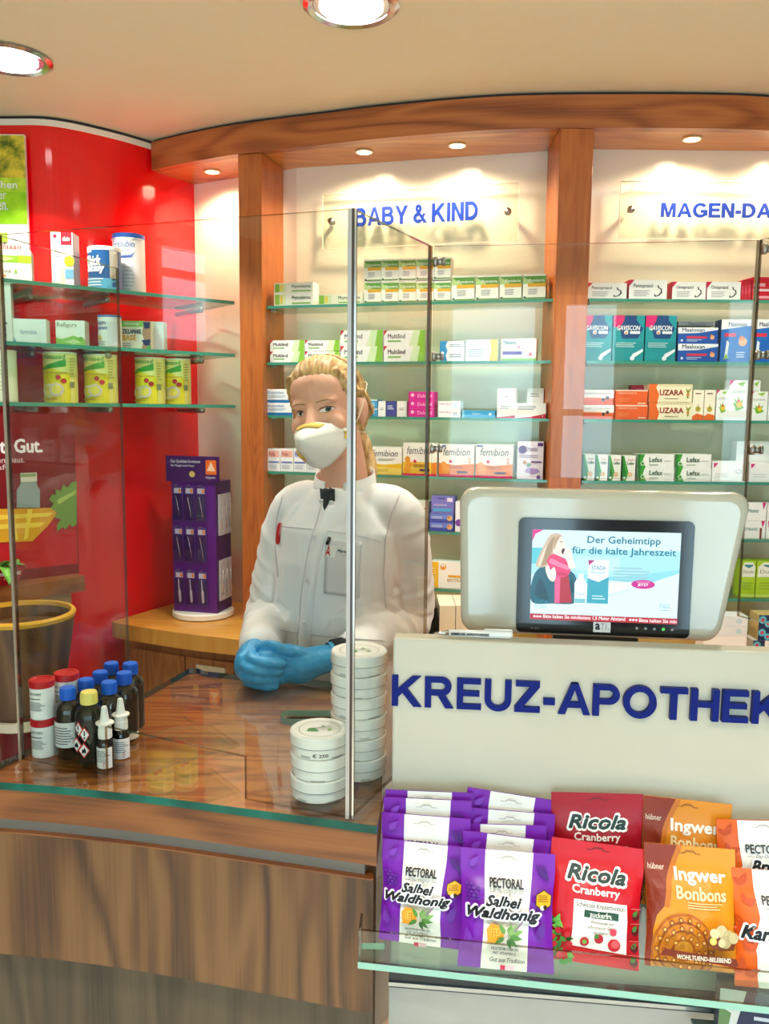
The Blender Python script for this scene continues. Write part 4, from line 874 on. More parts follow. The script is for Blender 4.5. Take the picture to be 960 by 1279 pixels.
# --- poster panel hanging on the red wall at the left edge
pan = empty('wall_poster', (0, 0, 0)); a = atY(33, 240, 2.55)
mb = MB(); x1 = a.x; x0 = x1 - .42; zt, zb = atY(30, 168, 2.55).z, atY(31, 312, 2.55).z - .11; y = 2.55
mb.box((x0, y, zb), (x1, y + .012, zt), WHITE)
H = zt - zb; w = x1 - x0
GRASS = noisy('printed_meadow', '#8ed01a', '#aee42c', 25, .4); TREES = noisy('printed_trees', '#54691e', '#e6cf3e', 32, .4); BUSH = noisy('printed_bushes', '#a4d22c', '#d6ee44', 40, .4)
fy = lambda v: (atY(20, v, 2.55).z - zb) / H
mb.ops([Rr(0, fy(236), 1, fy(169), TREES), Rr(0, fy(242), 1, fy(222), BUSH), Rr(0, fy(280), 1, fy(240), GRASS),
        T('ziehen', .73, fy(235.5), .21, fy(226.5) - fy(235.5), '#f6f8ee', .02), T('er', .81, fy(249), .05, fy(241.5) - fy(249), '#f6f8ee', .02), T('en.', .80, fy(263), .07, fy(253) - fy(263), '#f6f8ee', .02),
        T('rotolasan', .7, fy(312), .25, .04, '#d0505a', .0, .2), P([(.76, fy(303)), (.86, fy(303)), (.86, fy(291)), (.76, fy(291))], '#b8d84a')], lambda p, q, k: (x0 + p * w, y - k, zb + q * H), layer=.0006)
mb.build('printed_panel', pan); tag(pan, 'tall garden photo poster on the red wall at the left edge', 'poster')

# --- display cabinet with poster, tray and plant at the left edge
Zc = 1.083
K0, K1 = Vector((-1.14, 1.905)), Vector((-.832, 2.300))
cab = empty('display_cabinet', (0, 0, 0)); tag(cab, 'wooden display cabinet with a thick top below the red wall shelves', 'cabinet')
KF = Frame(K0, K1); KM = KF.M(); kl = KF.len
mb = MB(); mb.box((0, 0, Zc - .042), (kl, .21, Zc), WD_BAND, KM); mb.build('cabinet_top', cab)
mb = MB(); mb.box((.01, .022, Zc - .115), (kl - .03, .2, Zc - .042), mat('#c9a878', .4), KM); mb.build('inset_panel', cab)
mb = MB()
mb.box((.0, .03, .66), (kl - .055, .19, Zc - .115), WD_DRAWER, KM); mb.build('cabinet_body', cab)
mb = MB(); mb.box((.0, .02, .630), (kl - .05, .19, .66), mat('#e9d9bc', .4), KM); mb.build('plinth', cab)
tub = MB(); q = KF.pt(kl - .19, -.035, 0)
tubc = (q.x, q.y)
# poster board standing on the cabinet
pb = Frame((-1.22, 2.02), tuple(atY(95, 600, 2.335).to_2d()))
bz = atY(60, 505, 2.30).z
mb = MB(); L_ = pb.len; Hh = 1.53 - Zc
mb.box((0, 0, Zc), (L_, .008, Zc + Hh), mat('#7c0c16', .3), pb.M())
def pp(u, v): s, z = pb.px(u, v, 0); return s / L_, (z - Zc) / Hh
def pR(u0, v0, u1, v1, c): a, b = pp(u0, v1), pp(u1, v0); return Rr(a[0], a[1], min(b[0], 1), b[1], c)
def pP(pts, c): return P([(min(pp(u, v)[0], 1), pp(u, v)[1]) for u, v in pts], c)
def pT(s, u0, v0, u1, v1, c, b=.02): a, e = pp(u0, v1), pp(u1, v0); return T(s, a[0], a[1], e[0] - a[0], e[1] - a[1], c, b)
M3 = pb.M()
mb.ops([pR(-30, 640, 95, 718, '#c41020'), pT('t. Gut.', 0, 548, 52, 566, '#f6eeee', .03), pT('Reformhaus.', -16, 570, 30, 579, '#e8c8c8', .01), pT('saft.', -8, 580, 12, 587, '#e8c8c8', .01),
        pP([(-20, 636), (72, 634), (70, 642), (60, 656), (48, 668), (40, 676), (-20, 678)], '#e2a21c'), pP([(-20, 644), (66, 640), (60, 645), (-20, 650)], '#f6d24a'), pP([(-20, 656), (56, 652), (50, 658), (-20, 662)], '#f6d24a'), pP([(10, 636), (16, 636), (22, 674), (16, 674)], '#f6d24a'), pP([(34, 636), (40, 636), (34, 672), (29, 674)], '#f6d24a'),
        pP([(20, 634), (20, 612), (24, 606), (26, 600), (44, 600), (46, 606), (49, 612), (49, 634)], '#8f9c9a'), pR(25, 590, 45, 602, '#d8d4c0'), pR(25, 591, 44, 596, '#8fa070'),
        pP([(60, 624), (64, 617), (69, 618), (68, 611), (75, 613), (78, 605), (83, 609), (88, 602), (94.5, 601), (94.5, 655), (89, 658), (86, 654), (81, 661), (77, 658), (70, 664), (70, 655), (75, 648), (67, 646), (71, 640), (62, 634), (66, 629)], '#6f9236'), pP([(70, 624), (94, 612), (94, 616), (72, 630)], '#a4bc5a')],
       lambda p, q, k: M3 @ Vector((p * L_, -k, Zc + q * Hh)), layer=.0005)
o = mb.build('poster_board'); tag(o, 'dark red poster board with a bottle and leaf standing on the cabinet', 'poster')
# red tray with a leafy plant
tc_ = atY(12, 715, 2.18)
tr = MB(); c = KF.pt(kl - .245, .085, Zc + .001)
tM = Matrix.Translation(c) @ Matrix.Rotation(KF.rz - .15, 4, 'Z')
def frustum(mb, b0, b1, h, m, M):
    vs = [(-b0[0], -b0[1], 0), (b0[0], -b0[1], 0), (b0[0], b0[1], 0), (-b0[0], b0[1], 0), (-b1[0], -b1[1], h), (b1[0], -b1[1], h), (b1[0], b1[1], h), (-b1[0], b1[1], h)]
    mb.add([M @ Vector(v) for v in vs], [(0, 3, 2, 1), (0, 1, 5, 4), (1, 2, 6, 5), (2, 3, 7, 6), (3, 0, 4, 7)], m)
    ins = [(x * .9, y * .85, z - (.006 if z > 0 else -.01)) for x, y, z in vs]
    vs2 = [vs[i] for i in (4, 5, 6, 7)] + [(x * .93, y * .88, h) for x, y, z in vs[4:]]
    mb.add([M @ Vector(v) for v in vs2], [(0, 1, 5, 4), (1, 2, 6, 5), (2, 3, 7, 6), (3, 0, 4, 7)], m)
    mb.add([M @ Vector((x * .93, y * .88, h * .6)) for x, y, z in vs[4:]], [(0, 1, 2, 3)], m)
frustum(tr, (.075, .04), (.095, .055), .05, mat('#a50f1a', .35), tM)
tr.ops([T('Rabenhorst', .42, .52, .56, .26, '#f2e6d8', .02, .1), T('SEIT 1805', .5, .3, .4, .12, '#e8c8b8', .01)], lambda p, q, k: tM @ Vector((-.084 + p * .168, -.0475 - k * 3 - .0 * q - (q - .5) * .015, q * .05)), layer=.0006)
o = tr.build('display_tray'); tag(o, 'red tapered tray with white lettering on the display cabinet', 'tray')
pl = empty('leafy_plant', tM @ Vector((0, 0, .034))); tag(pl, 'green leafy plant growing out of the red tray', 'plant')
def leaf(p, d, ln, wd, droop, m, parent):
    d = Vector(d).normalized(); side = d.cross(Vector((0, 0, 1))).normalized(); vs = []; n = 7
    for i in range(n + 1):
        t = i / n; c = Vector(p) + d * ln * t + Vector((0, 0, .5 * ln * t - droop * t * t)); w_ = wd * math.sin(math.pi * min(1, t * .92 + .08)) ** .8
        vs += [c - side * w_ + Vector((0, 0, w_ * .25)), c, c + side * w_ + Vector((0, 0, w_ * .25))]
    fs = [(3 * i + k, 3 * i + k + 1, 3 * i + k + 4, 3 * i + k + 3) for i in range(n) for k in range(2)]
    mb = MB(); mb.add(vs, fs, m, True); o = mb.build('leaf', parent); s = o.modifiers.new('thick', 'SOLIDIFY'); s.thickness = .0008; return o
LG = [noisy('leaf_green', '#5fa536', '#86c552', 60, .4), noisy('leaf_dark', '#3f8a2e', '#64a844', 60, .4), noisy('leaf_pale', '#b7dc8a', '#d4ecb0', 60, .4)]
rr = random.Random(3)
for i in range(13):
    a = R_(-75 + i * 23 + rr.uniform(-8, 8)); leaf((math.cos(a) * .035, math.sin(a) * .02, .0), (math.cos(a), math.sin(a) * .8, .3), rr.uniform(.055, .085), rr.uniform(.012, .018), rr.uniform(.01, .07), LG[i % 3], pl)
leaf((.07, -.03, .01), (.55, -.8, .4), .085, .014, .10, LG[0], pl)
leaf((.06, -.02, .02), (.8, -.5, .1), .08, .016, .03, LG[1], pl)

# tapered wooden tub with a yellow rim in front of the cabinet
tq = KF.pt(kl - .262, -.132, 0)
mb = MB(); mb.lathe([(.086, .80), (.090, .81), (.122, 1.01), (.127, 1.045), (.120, 1.045), (.116, 1.01)], WD_FRONT, 40); o = mb.build('wooden_tub', None, (tq.x, tq.y, 0))
mb = MB(); mb.lathe([(.1262, 1.037), (.129, 1.046), (.126, 1.051), (.118, 1.051), (.117, 1.04)], mat('#e8b23c', .3), 40, cap=False); mb.build('rim', o)
mb = MB(); mb.lathe([(.084, .774), (.092, .776), (.092, .798), (.086, .80)], mat('#eadfc6', .4), 40); mb.build('base_ring', o)
mb = MB(); mb.lathe([(.03, 0), (.11, .0), (.11, .02), (.06, .04), (.06, .76), (.084, .774)], mat('#6a0d18', .4), 30); mb.build('pedestal', o)
tag(o, 'tapered wooden tub with a yellow rim below the display cabinet top', 'tub')

# --- rotating nail-care stand on the sideboard
c = atZ(254, 766, .885); nd = empty('display_stand', (c.x, c.y, .88), R_(-14)); tag(nd, 'purple rotating display stand of nail care tools on the sideboard', 'stand')
VIO = mat('#5e1a80', .3); VID = mat('#45125e', .35)
mb = MB(); mb.lathe([(.09, 0), (.098, .004), (.098, .018), (.092, .022)], mat('#f3efe8', .3), 40); mb.build('turntable', nd)
mb = MB(); mb.box((-.075, -.055, .022), (.075, .055, .44), VIO, None, [VIO, VIO, VIO, VID, VIO, VID]); mb.build('tower', nd)
mb = MB(); mb.box((-.09, -.062, .44), (.09, -.056, .52), VID); 
mb.ops([T('Das Qualitäts-Sortiment', .1, .72, .56, .13, '#e6dcec', .01), T('für Nagel und Haut', .1, .56, .44, .11, '#e6dcec', .01), D(.5, .3, .12, '#d8b86a'), Rr(.76, .3, .96, .86, '#e86a1c'), P([(.86, .8), (.94, .44), (.78, .44)], '#f8d0b0'), T('nippes', .76, .12, .18, .12, '#e6dcec')], lambda p, q, k: (-.09 + p * .18, -.062 - k, .44 + q * .08), aspect=2.2)
mb.build('header_card', nd)
BLIS = glass('blister', '#e8e0f0', .09); TOOL = mat('#d9d6da', .25, .8)
k = 0
for r, z in enumerate((.315, .185, .045)):
    for i, x in enumerate((-.052, -.012, .028)):
        m = MB(); m.box((x - .016, -.060, z), (x + .016, -.0565, z + .11), mat('#5a3480', .35)); m.box((x - .012, -.0604, z + .088), (x + .012, -.060, z + .104), mat('#c9bcd4', .3)); m.box((x + .004, -.0607, z + .09), (x + .011, -.0604, z + .102), mat('#e8842a', .4))
        o = m.build('tool_pack', None); o.parent = nd
        t = MB(); s = (-1, 1, .5)[i]
        if r < 2: t.tube([(x - .006, -.0625, z + .08), (x + .002, -.0625, z + .04), (x + .006, -.0625, z + .012)], [.0012, .0018, .0008], TOOL, 8)
        else: t.tube([(x - .002, -.063, z + .084), (x, -.063, z + .05), (x + .001, -.063, z + .045), (x + .003, -.063, z + .014), (x + .003, -.063, z + .008)], [.0016, .0018, .004, .0042, .001], mat('#f0ece8', .3), 8)
        t.build('tool', o)
        b = MB(); b.box((x - .015, -.068, z + .004), (x + .015, -.0605, z + .086), BLIS); b.build('blister', o)
        hk = MB(); hk.tube([(x, -.055, z + .114), (x, -.075, z + .114)], .0012, STEEL, 6); hk.build('hook', nd)
for r, z in enumerate((.27, .06)):
    for i in range(3):
        y = -.03 + .03 * i
        m = MB(); m.box((.0765, y - .012, z), (.082, y + .012, z + .13), mat('#c9c3cc', .25)); m.tube([(.084, y, z + .02), (.084, y + .003, z + .1)], .002, TOOL, 8); o = m.build('tool_pack', nd)
        m = MB(); m.box((-.082, y - .012, z), (-.0765, y + .012, z + .13), mat('#b9b0bf', .25)); m.build('tool_pack', nd)
# ================================================================== ON THE COUNTER
def lat(prof, m, name, parent=None, loc=None, seg=32, mats=None, ops=None, fn=None, rz=None, ol=.0004):
    mb = MB(); mb.lathe(prof, m, seg, mats=mats)
    if ops: mb.ops(ops, fn, maxlen=.12, aspect=1, layer=ol)
    return mb.build(name, parent, loc, rz)
def cyl_fn(R, z0, h):
    def fn(x, y, k):
        a = math.asin(max(-.995, min(.995, 2 * x - 1))); return ((R + k) * math.sin(a), -(R + k) * math.cos(a), z0 + y * h)
    return fn
# pastille tins
def tin(x, y, z, rz, label, group, price=False, top=False):
    R = .0425; h = .0318; w = mat('#f1efec', .22, 0, .6, .3)
    mb = MB(); mb.lathe([(R - .0035, 0), (R - .002, .001), (R - .002, .016)], w, 48)
    mb.ops([L(.12, .1, .3, .3, 2, '#6a6a70'), L(.62, .06, .86, .2, 1, '#6a6a70')] + ([T('€ 250', .30, .22, .26, .26, '#4a4a4e', .01)] if price else []), cyl_fn(R - .002, 0, .016 if not price else .02), maxlen=.12, layer=.0003)
    o = mb.build('pastille_tin', None, (x, y, z), rz); tag(o, label, 'tin', group)
    m = MB(); m.lathe([(R, .0155), (R, .0298), (R - .002, .0317), (R - .005, .0312), (R - .006, .0306)], w, 48, mats=None)
    m.lathe([(R + .0002, .0152), (R + .0002, .016)], mat('#8a8a88', .4), 48)
    if top:
        fn = lambda p, q, k: ((p - .5) * .066, (q - .5) * .066, .0307 + k)
        rings = []
        for i in range(40):
            a = 2 * math.pi * i / 40; b = a + .09
            rings.append(P([(.5 + .46 * math.cos(t), .5 + .46 * math.sin(t)) for t in (a, b)] + [(.5 + .43 * math.cos(t), .5 + .43 * math.sin(t)) for t in (b, a)], '#9a9c92'))
        m.ops(rings[:1], fn)
        for r_ in rings[1:]: m.ops([r_], fn)
        m.ops([P([(.2, .42), (.46, .34), (.42, .56), (.28, .6)], '#3f8a4c' if price is not None else '#5a5a5a'), T('PASTILLEN', .34, .52, .4, .07, '#5a6a58', .01), T('zuckerfrei', .42, .42, .34, .05, '#7a8a70'), D(.6, .62, .04, '#7aa06a'), D(.7, .38, .05, '#8aae5a')], fn)
    m.build('lid', o); return o
fx, fy_ = -.090, 1.158
for j in range(3):
    tin(fx + (.0, .0008, .0)[j], fy_, 1.0005 + .0319 * j, (.1, -.5, .25)[j], 'white round pastille tin, %s of the front stack of three' % ('lowest', 'middle', 'topmost')[j], 'front stack of white tins', price=(j == 2), top=(j == 2))
rx, ry = -.0365, 1.229
for j in range(6):
    tin(rx + rr.uniform(-.0006, .0006), ry, 1.0005 + .0319 * j, rr.uniform(-1, 1), 'white round pastille tin, %s from the bottom of the tall rear stack' % NTH[j], 'rear stack of white tins', top=(j == 5))
# white jars with red lids
def jar(x, y, z, label):
    R = .0185; h = .062
    def pr(zz): return zz
    o = lat([(R - .001, 0), (R, .001), (R, .05), (R - .001, .051)], mat('#f6f5f2', .3), 'red_lid_jar', None, (x, y, z), 32, None,
            [T('APOTHEKE', .1, .80, .5, .08, '#55555c', .01), L(.1, .3, .74, .6, 6, '#77777c'), L(.1, .66, .6, .72, 1, '#333338')], cyl_fn(R, 0, .05), rz=.1)
    tag(o, label, 'jar', 'white jars with red lids')
    m = MB(); m.lathe([(R + .0005, .0505), (R + .0012, .052), (R + .0012, h - .0012), (R, h), (R - .004, h), (R - .005, h - .0015), (.003, h - .0015)], mat('#c5121c', .3), 32); m.build('lid', o); return o
j1 = atZ(50, 948, 1.0); j2 = j1 + Vector((.022, .034, 0))
for j in range(2):
    jar(j1.x, j1.y + .018, 1.0004 + .0622 * j, 'white jar with a red lid, %s of the front pair beside the bottles' % ('lower', 'upper')[j])
    jar(j2.x + .004, j2.y + .018, 1.0004 + .0622 * j + .0, 'white jar with a red lid, %s of the pair behind the front pair' % ('lower', 'upper')[j])
# dark glass bottles
BG = nodes_of('dark_brown_glass')[0]; b = BG.node_tree.nodes['Principled BSDF']
b.inputs['Base Color'].default_value = lin('#0d0a07'); b.inputs['Roughness'].default_value = .06; b.inputs['Coat Weight'].default_value = .5; b.inputs['Specular IOR Level'].default_value = .6
BGR = nodes_of('dark_green_glass')[0]; b = BGR.node_tree.nodes['Principled BSDF']
b.inputs['Base Color'].default_value = lin('#12150e'); b.inputs['Roughness'].default_value = .07; b.inputs['Specular IOR Level'].default_value = .6
def dia(cx, cy, s, sym):
    a = .62
    o = [P([(cx, cy - s), (cx + s * a * 1.5, cy), (cx, cy + s), (cx - s * a * 1.5, cy)], '#cf3038'), P([(cx, cy - s * .78), (cx + s * a * 1.17, cy), (cx, cy + s * .78), (cx - s * a * 1.17, cy)], '#f8f6f2')]
    if sym == '!': o += [Rr(cx - s * .12, cy - s * .1, cx + s * .12, cy + s * .5, '#1c1a1a'), D(cx, cy - s * .38, s * .14, '#1c1a1a')]
    else: o += [P([(cx - s * .3, cy - s * .3), (cx + s * .3, cy - s * .3), (cx + s * .35, cy), (cx + s * .1, cy + s * .45), (cx - s * .05, cy + s * .1), (cx - s * .25, cy + s * .25)], '#1c1a1a')]
    return o
def bottle(x, y, H, R, cap, label, m=BG, ops=None, rz=0.):
    hb = H * .66
    o = lat([(R * .9, 0), (R, .004), (R, hb), (R * .96, hb + .006), (R * .8, hb + .013), (R * .5, hb + .018), (R * .44, hb + .021), (R * .44, H * .86)], m, 'medicine_bottle', None, (x, y, 1.0005), 36, None, ops, cyl_fn(R, 0, hb), rz, .0005)
    tag(o, label, 'bottle', 'dark glass bottles with screw caps')
    c = MB(); rc = R * .56; z0 = H * .835
    prof = [(rc, z0), (rc, H - .002), (rc * .93, H), (rc * .2, H + .0003)]
    c.lathe(prof, mat(cap, .4), 36)
    for i in range(24):
        a = 2 * math.pi * i / 24; c.box((-.0005, -.0004, z0 + .001), (.0005, .0006, H - .003), mat(cap, .4), Matrix.Translation((rc * math.cos(a), rc * math.sin(a), 0)) @ Matrix.Rotation(a, 4, 'Z'))
    c.build('cap', o); return o
def onc(u, v): q = atZ(u, v, 1.0); return q.x, q.y
lab = [Rr(.06, .28, .98, .82, '#e9e7e4'), L(.14, .34, .9, .74, 7, '#6a6a6e')]
b1 = onc(81, 951); bottle(b1[0], b1[1] + .022, .112, .0208, '#0a66e0', 'dark bottle with a blue cap and a big white label at the front left', BG, lab, -.15)
ghs = dia(.24, .80, .17, '!') + dia(.46, .70, .17, '!') + dia(.23, .48, .17, 'f') + dia(.45, .38, .17, 'f')
b2 = onc(108, 957); bottle(b2[0], b2[1] + .020, .112, .0225, '#efe07a', 'dark bottle with a pale yellow cap and red hazard diamonds', BGR, ghs, .1)
for i, (u, v, dy, lb, H, R) in enumerate(((104, 938, .022, 'blue-capped dark bottle behind the yellow-capped one', .112, .0215), (122, 926, .022, 'blue-capped dark bottle, second in the left file going back', .112, .0215), (136, 912, .022, 'blue-capped dark bottle at the very back of the group', .112, .0215),
                                           (133, 942, .022, 'blue-capped dark bottle right behind the two spray bottles', .112, .0215), (152, 929, .022, 'blue-capped dark bottle with a white label foot at the right', .114, .022), (160, 914, .022, 'blue-capped dark bottle at the rear right corner of the group', .114, .022))):
    x, y = onc(u, v); bottle(x, y + dy, H, R, '#0a66e0', lb, BG, [Rr(.3, .06, .95, .2, '#e8e2cc')] if i == 4 else None, .1 * i)
def spray(x, y, label, rz):
    R = .0128
    o = lat([(R * .9, 0), (R, .002), (R, .036), (R * .9, .041), (R * .6, .047), (R * .55, .05)], BG, 'nasal_spray_bottle', None, (x, y, 1.0005), 28, None, [Rr(.03, .04, .97, .9, '#f0eeea'), L(.1, .3, .9, .8, 6, '#77777c')] + dia(.6, .2, .13, '!'), cyl_fn(R, 0, .038), rz)
    tag(o, label, 'bottle', 'nasal spray bottles')
    c = MB(); c.lathe([(R * .82, .047), (R * .82, .060), (R * .76, .0605), (R * .76, .068), (R * 1.05, .069), (R * 1.05, .071), (R * .6, .073), (R * .5, .078), (R * .34, .094), (R * .25, .096)], mat('#f5f3ee', .35), 28); c.build('nozzle_cap', o); return o
x, y = onc(129, 962); spray(x, y + .0128, 'small spray bottle with a white nozzle, in front at the cut-out', -.1)
x, y = onc(149, 950); spray(x, y + .0128, 'small spray bottle with a white nozzle, right behind the front one', .3)

# ================================================================== MONITOR, PEN
mon = empty('monitor', (0, 0, 0)); tag(mon, 'cream advertising monitor with a black framed screen behind the till panel', 'monitor')
m0, m1 = atY(572, 700, 1.215), atY(935, 700, 1.168); MF_ = Frame((m0.x, m0.y), (m1.x, m1.y)); MM = MF_.M()
SHELL = mat('#c9c3b0', .14, 0, .5, .5)
def rrect(x0, x1, z0, z1, r, n=6):
    out = []
    for cx, cz, a0 in ((x1 - r, z0 + r, -90), (x1 - r, z1 - r, 0), (x0 + r, z1 - r, 90), (x0 + r, z0 + r, 180)):
        for i in range(n + 1):
            a = R_(a0 + 90 * i / n); out.append((cx + r * math.cos(a), cz + r * math.sin(a)))
    return out
ml = MF_.len; zt, zb = 1.4385, 1.224
def mpx(u, v): return MF_.px(u, v, 0)
def shell_outline(ins, r):
    # slightly tapered: the lower edge is narrower at the right, as moulded
    out = []
    for x, z in rrect(ins, ml - ins, zb + ins, zt - ins, r):
        t = (zt - z) / (zt - zb); out.append((x - max(0, x / ml - .5) * 2 * .034 * t + max(0, .5 - x / ml) * 2 * .006 * t, z))
    return out
mb = MB()
levels = [(.034, .0, .02), (.006, -.004, .022), (.0, .004, .024), (.0, .03, .024), (.02, .052, .024)]
rings = []
for ins, y, r in [(.012, -.006, .022), (.003, -.003, .024), (.0, .004, .024), (.0, .026, .024), (.006, .034, .024), (.05, .062, .02)]:
    rings.append([MM @ Vector((x, y, z)) for x, z in shell_outline(ins, r)])
n = len(rings[0]); vs = [p for r_ in rings for p in r_]
fs = [(j * n + i, j * n + (i + 1) % n, (j + 1) * n + (i + 1) % n, (j + 1) * n + i) for j in range(len(rings) - 1) for i in range(n)]
mb.add(vs, fs, SHELL, True); mb.add(rings[0], [tuple(range(n))], SHELL); mb.add(rings[-1], [tuple(range(n))[::-1]], SHELL)
o = mb.build('housing', mon); weld(o)
e = o.modifiers.new('split', 'EDGE_SPLIT'); e.split_angle = R_(50)
bx0, bz1 = mpx(648, 646); bx1, _ = mpx(866, 652); _, bz0 = mpx(643, 787)
mb = MB(); BZ = mat('#141416', .12, 0, .5, .3)
r0 = [MM @ Vector((x, -.0095, z)) for x, z in rrect(bx0, bx1, bz0, bz1, .008)]; r1 = [MM @ Vector((x, -.004, z)) for x, z in rrect(bx0 - .001, bx1 + .001, bz0 - .001, bz1 + .001, .009)]
n = len(r0); mb.add(r0 + r1, [(i, i + n, (i + 1) % n + n, (i + 1) % n) for i in range(n)], BZ); mb.add(r0, [tuple(range(n))], BZ)
bw, bh = bx1 - bx0, bz1 - bz0
mb.ops([Rr(.45, .025, .55, .115, '#efece6'), T('a', .463, .05, .024, .05, '#1c1c1e', .06), T('T1.', .493, .05, .046, .055, '#8a8a8c', .0), T('elo plus', .085, .03, .05, .022, '#8f8f92')] + [D(.70 + .05 * i, .075, .012, emit('#4ae04a', 1.5) if i == 3 else '#9a9a9a') for i in range(5)],
       lambda p, q, k: MM @ Vector((bx0 + p * bw, -.0095 - k, bz0 + q * bh)), aspect=bw / bh)
mb.build('bezel', mon)
cx0, cz1 = mpx(664.5, 660); cx1, _ = mpx(848.5, 667); _, cz0 = mpx(661, 770.5)
cw, ch = cx1 - cx0, cz1 - cz0
mb = MB(); E_ = lambda h: emit(h, 1.0)
mb.box((cx0, -.0102, cz0), (cx1, -.0098, cz1), E_('#cfeef6'), MM)
sp = [Rr(0, .5, 1, .8, E_('#a6e2ee')), P([(.28, .52), (.6, .5), (1, .6), (1, .42), (.5, .46), (.28, .38)], E_('#8ad6e4')), P([(0, .07), (1, .07), (1, .56), (.8, .44), (.6, .3), (.3, .2), (0, .24)], E_('#d8f2fa')), P([(.28, .22), (.6, .34), (.8, .46), (.6, .44), (.28, .4)], E_('#eaf9fc')),
      Rr(0, .62, .08, .8, E_('#58c2d0')), Rr(.3, .56, .6, .72, E_('#bcebf3')),
      P([(0, 1), (.075, 1), (.02, .95), (0, .87)], E_('#d81884')), D(.04, .93, .0, E_('#ffffff')),
      SP([(.01, .19), (.005, .42), (.05, .57), (.14, .61), (.27, .55), (.315, .44), (.31, .3), (.30, .19), (.15, .18)], E_('#145a6c')), SP([(.03, .28), (.06, .46), (.10, .36), (.12, .22)], E_('#0c4252')), SP([(.25, .28), (.275, .46), (.30, .34)], E_('#0c4252')),
      SP([(.03, .60), (.05, .72), (.085, .84), (.12, .94), (.17, .965), (.205, .93), (.205, .86), (.17, .74), (.145, .62), (.08, .585)], E_('#c9b196')), SP([(.06, .62), (.09, .76), (.13, .90), (.16, .92), (.14, .78), (.10, .62)], E_('#a88c6a')), SP([(.045, .62), (.07, .74), (.10, .84), (.085, .72), (.06, .60)], E_('#e2d0b8')),
      SP([(.150, .90), (.18, .935), (.207, .92), (.216, .875), (.232, .835), (.224, .815), (.228, .79), (.224, .75), (.205, .705), (.17, .69), (.145, .76)], E_('#f3dccf')), SP([(.205, .79), (.220, .80), (.224, .765), (.212, .735), (.202, .755)], E_('#4a1826')), Rr(.188, .868, .208, .876, E_('#6a4a40')), SP([(.15, .9), (.19, .94), (.165, .85), (.15, .78)], E_('#b89a78')),
      SP([(.105, .66), (.14, .735), (.20, .705), (.255, .66), (.268, .56), (.235, .475), (.18, .49), (.13, .57)], E_('#e0366e')), P([(.16, .5), (.205, .47), (.20, .19), (.165, .19)], E_('#ea5a8c')), P([(.2, .47), (.255, .5), (.285, .2), (.2, .19)], E_('#b01c34')), SP([(.12, .64), (.18, .60), (.25, .565), (.255, .60), (.19, .645), (.135, .685)], E_('#f27ea4')), SP([(.15, .53), (.20, .50), (.25, .50), (.24, .525), (.19, .535)], E_('#c8245a')),
      SP([(.095, .57), (.115, .61), (.13, .56), (.155, .59), (.17, .51), (.155, .43), (.12, .46)], E_('#f6e4d8')), SP([(.215, .74), (.235, .80), (.262, .79), (.285, .68), (.30, .60), (.262, .575), (.24, .66)], E_('#f6e4d8')),
      T('Der Geheimtipp', .375, .845, .49, .10, E_('#0f7288'), .015), T('für die kalte Jahreszeit', .275, .725, .695, .10, E_('#0f7288'), .015),
      P([(.385, .2), (.53, .2), (.525, .68), (.385, .68)], E_('#e8f4f6')), P([(.385, .2), (.53, .2), (.528, .5), (.46, .44), (.385, .48)], E_('#3aa4b8')), P([(.385, .68), (.43, .68), (.39, .62)], E_('#b02a78')), T('STADA', .41, .575, .095, .045, E_('#2a8a9a'), .01), T('Protect', .41, .53, .09, .035, E_('#58b2c0')), L(.42, .24, .52, .3, 2, E_('#bfe4ea')),
      P([(.3, .19), (.375, .19), (.378, .42), (.36, .48), (.315, .48), (.298, .42)], E_('#f2fafb')), Rr(.32, .47, .358, .53, E_('#e0f0f4')), T('STADA', .308, .285, .06, .03, E_('#3a96a6')), Rr(.302, .2, .374, .25, E_('#7ac2cc')),
      L(.56, .45, .82, .62, 5, E_('#9ac4cc')), P([(.76 + .08 * math.cos(i * .3142), .43 + .05 * math.sin(i * .3142)) for i in range(20)][:20], E_('#c8148c')), T('JETZT', .725, .405, .07, .035, E_('#ffffff'), .02), T('informieren', .715, .45, .09, .018, E_('#f4b8dc')),
      T('STADA', .03, .18, .09, .045, E_('#2f8c9c'), .0), T('Protect', .03, .135, .085, .035, E_('#74c0cc')), T('STADA', .875, .175, .07, .028, E_('#4a9cac')), Rr(.875, .215, .945, .22, E_('#4a9cac')), Rr(.875, .15, .945, .155, E_('#4a9cac')),
      Rr(0, .0, 1, .065, E_('#b4182c')), T('Bitte halten Sie mindestens 1,5 Meter Abstand', .09, .014, .56, .045, E_('#fbeeee'), .02), T('Bitte halten Sie min', .745, .014, .25, .038, E_('#fbeeee'), .02)] + [D(.03 + .02 * i, .034, .013, E_('#fbeeee')) for i in range(3)] + [D(.685 + .02 * i, .034, .013, E_('#fbeeee')) for i in range(3)]
sp = [q for q in sp if not (q[0] == 'D' and q[3] == 0)]
mb.ops(sp, lambda p, q, k: MM @ Vector((cx0 + p * cw, -.0102 - k, cz0 + q * ch)), aspect=cw / ch, layer=.00006)
mb.build('screen', mon)
mb = MB(); mb.box((ml * .35, .02, 1.09), (ml * .65, .05, 1.26), mat('#55534e', .5), MM); mb.box((ml * .25, .0, 1.0005), (ml * .75, .12, 1.012), mat('#55534e', .5), MM); mb.box((ml * .42, .03, 1.012), (ml * .58, .05, 1.1), mat('#55534e', .5), MM); mb.build('stand', mon)
pp0, pp1 = PF.px(541, 792, .016)[0], PF.px(640, 795, .016)[0]
pen = empty('ballpoint_pen', PF.pt(0, .016, 1.2365), PF.rz); tag(pen, 'white promotional ballpoint pen lying on the top edge of the till panel', 'pen')
mb = MB(); PY = Matrix.Translation((0, 0, 0))
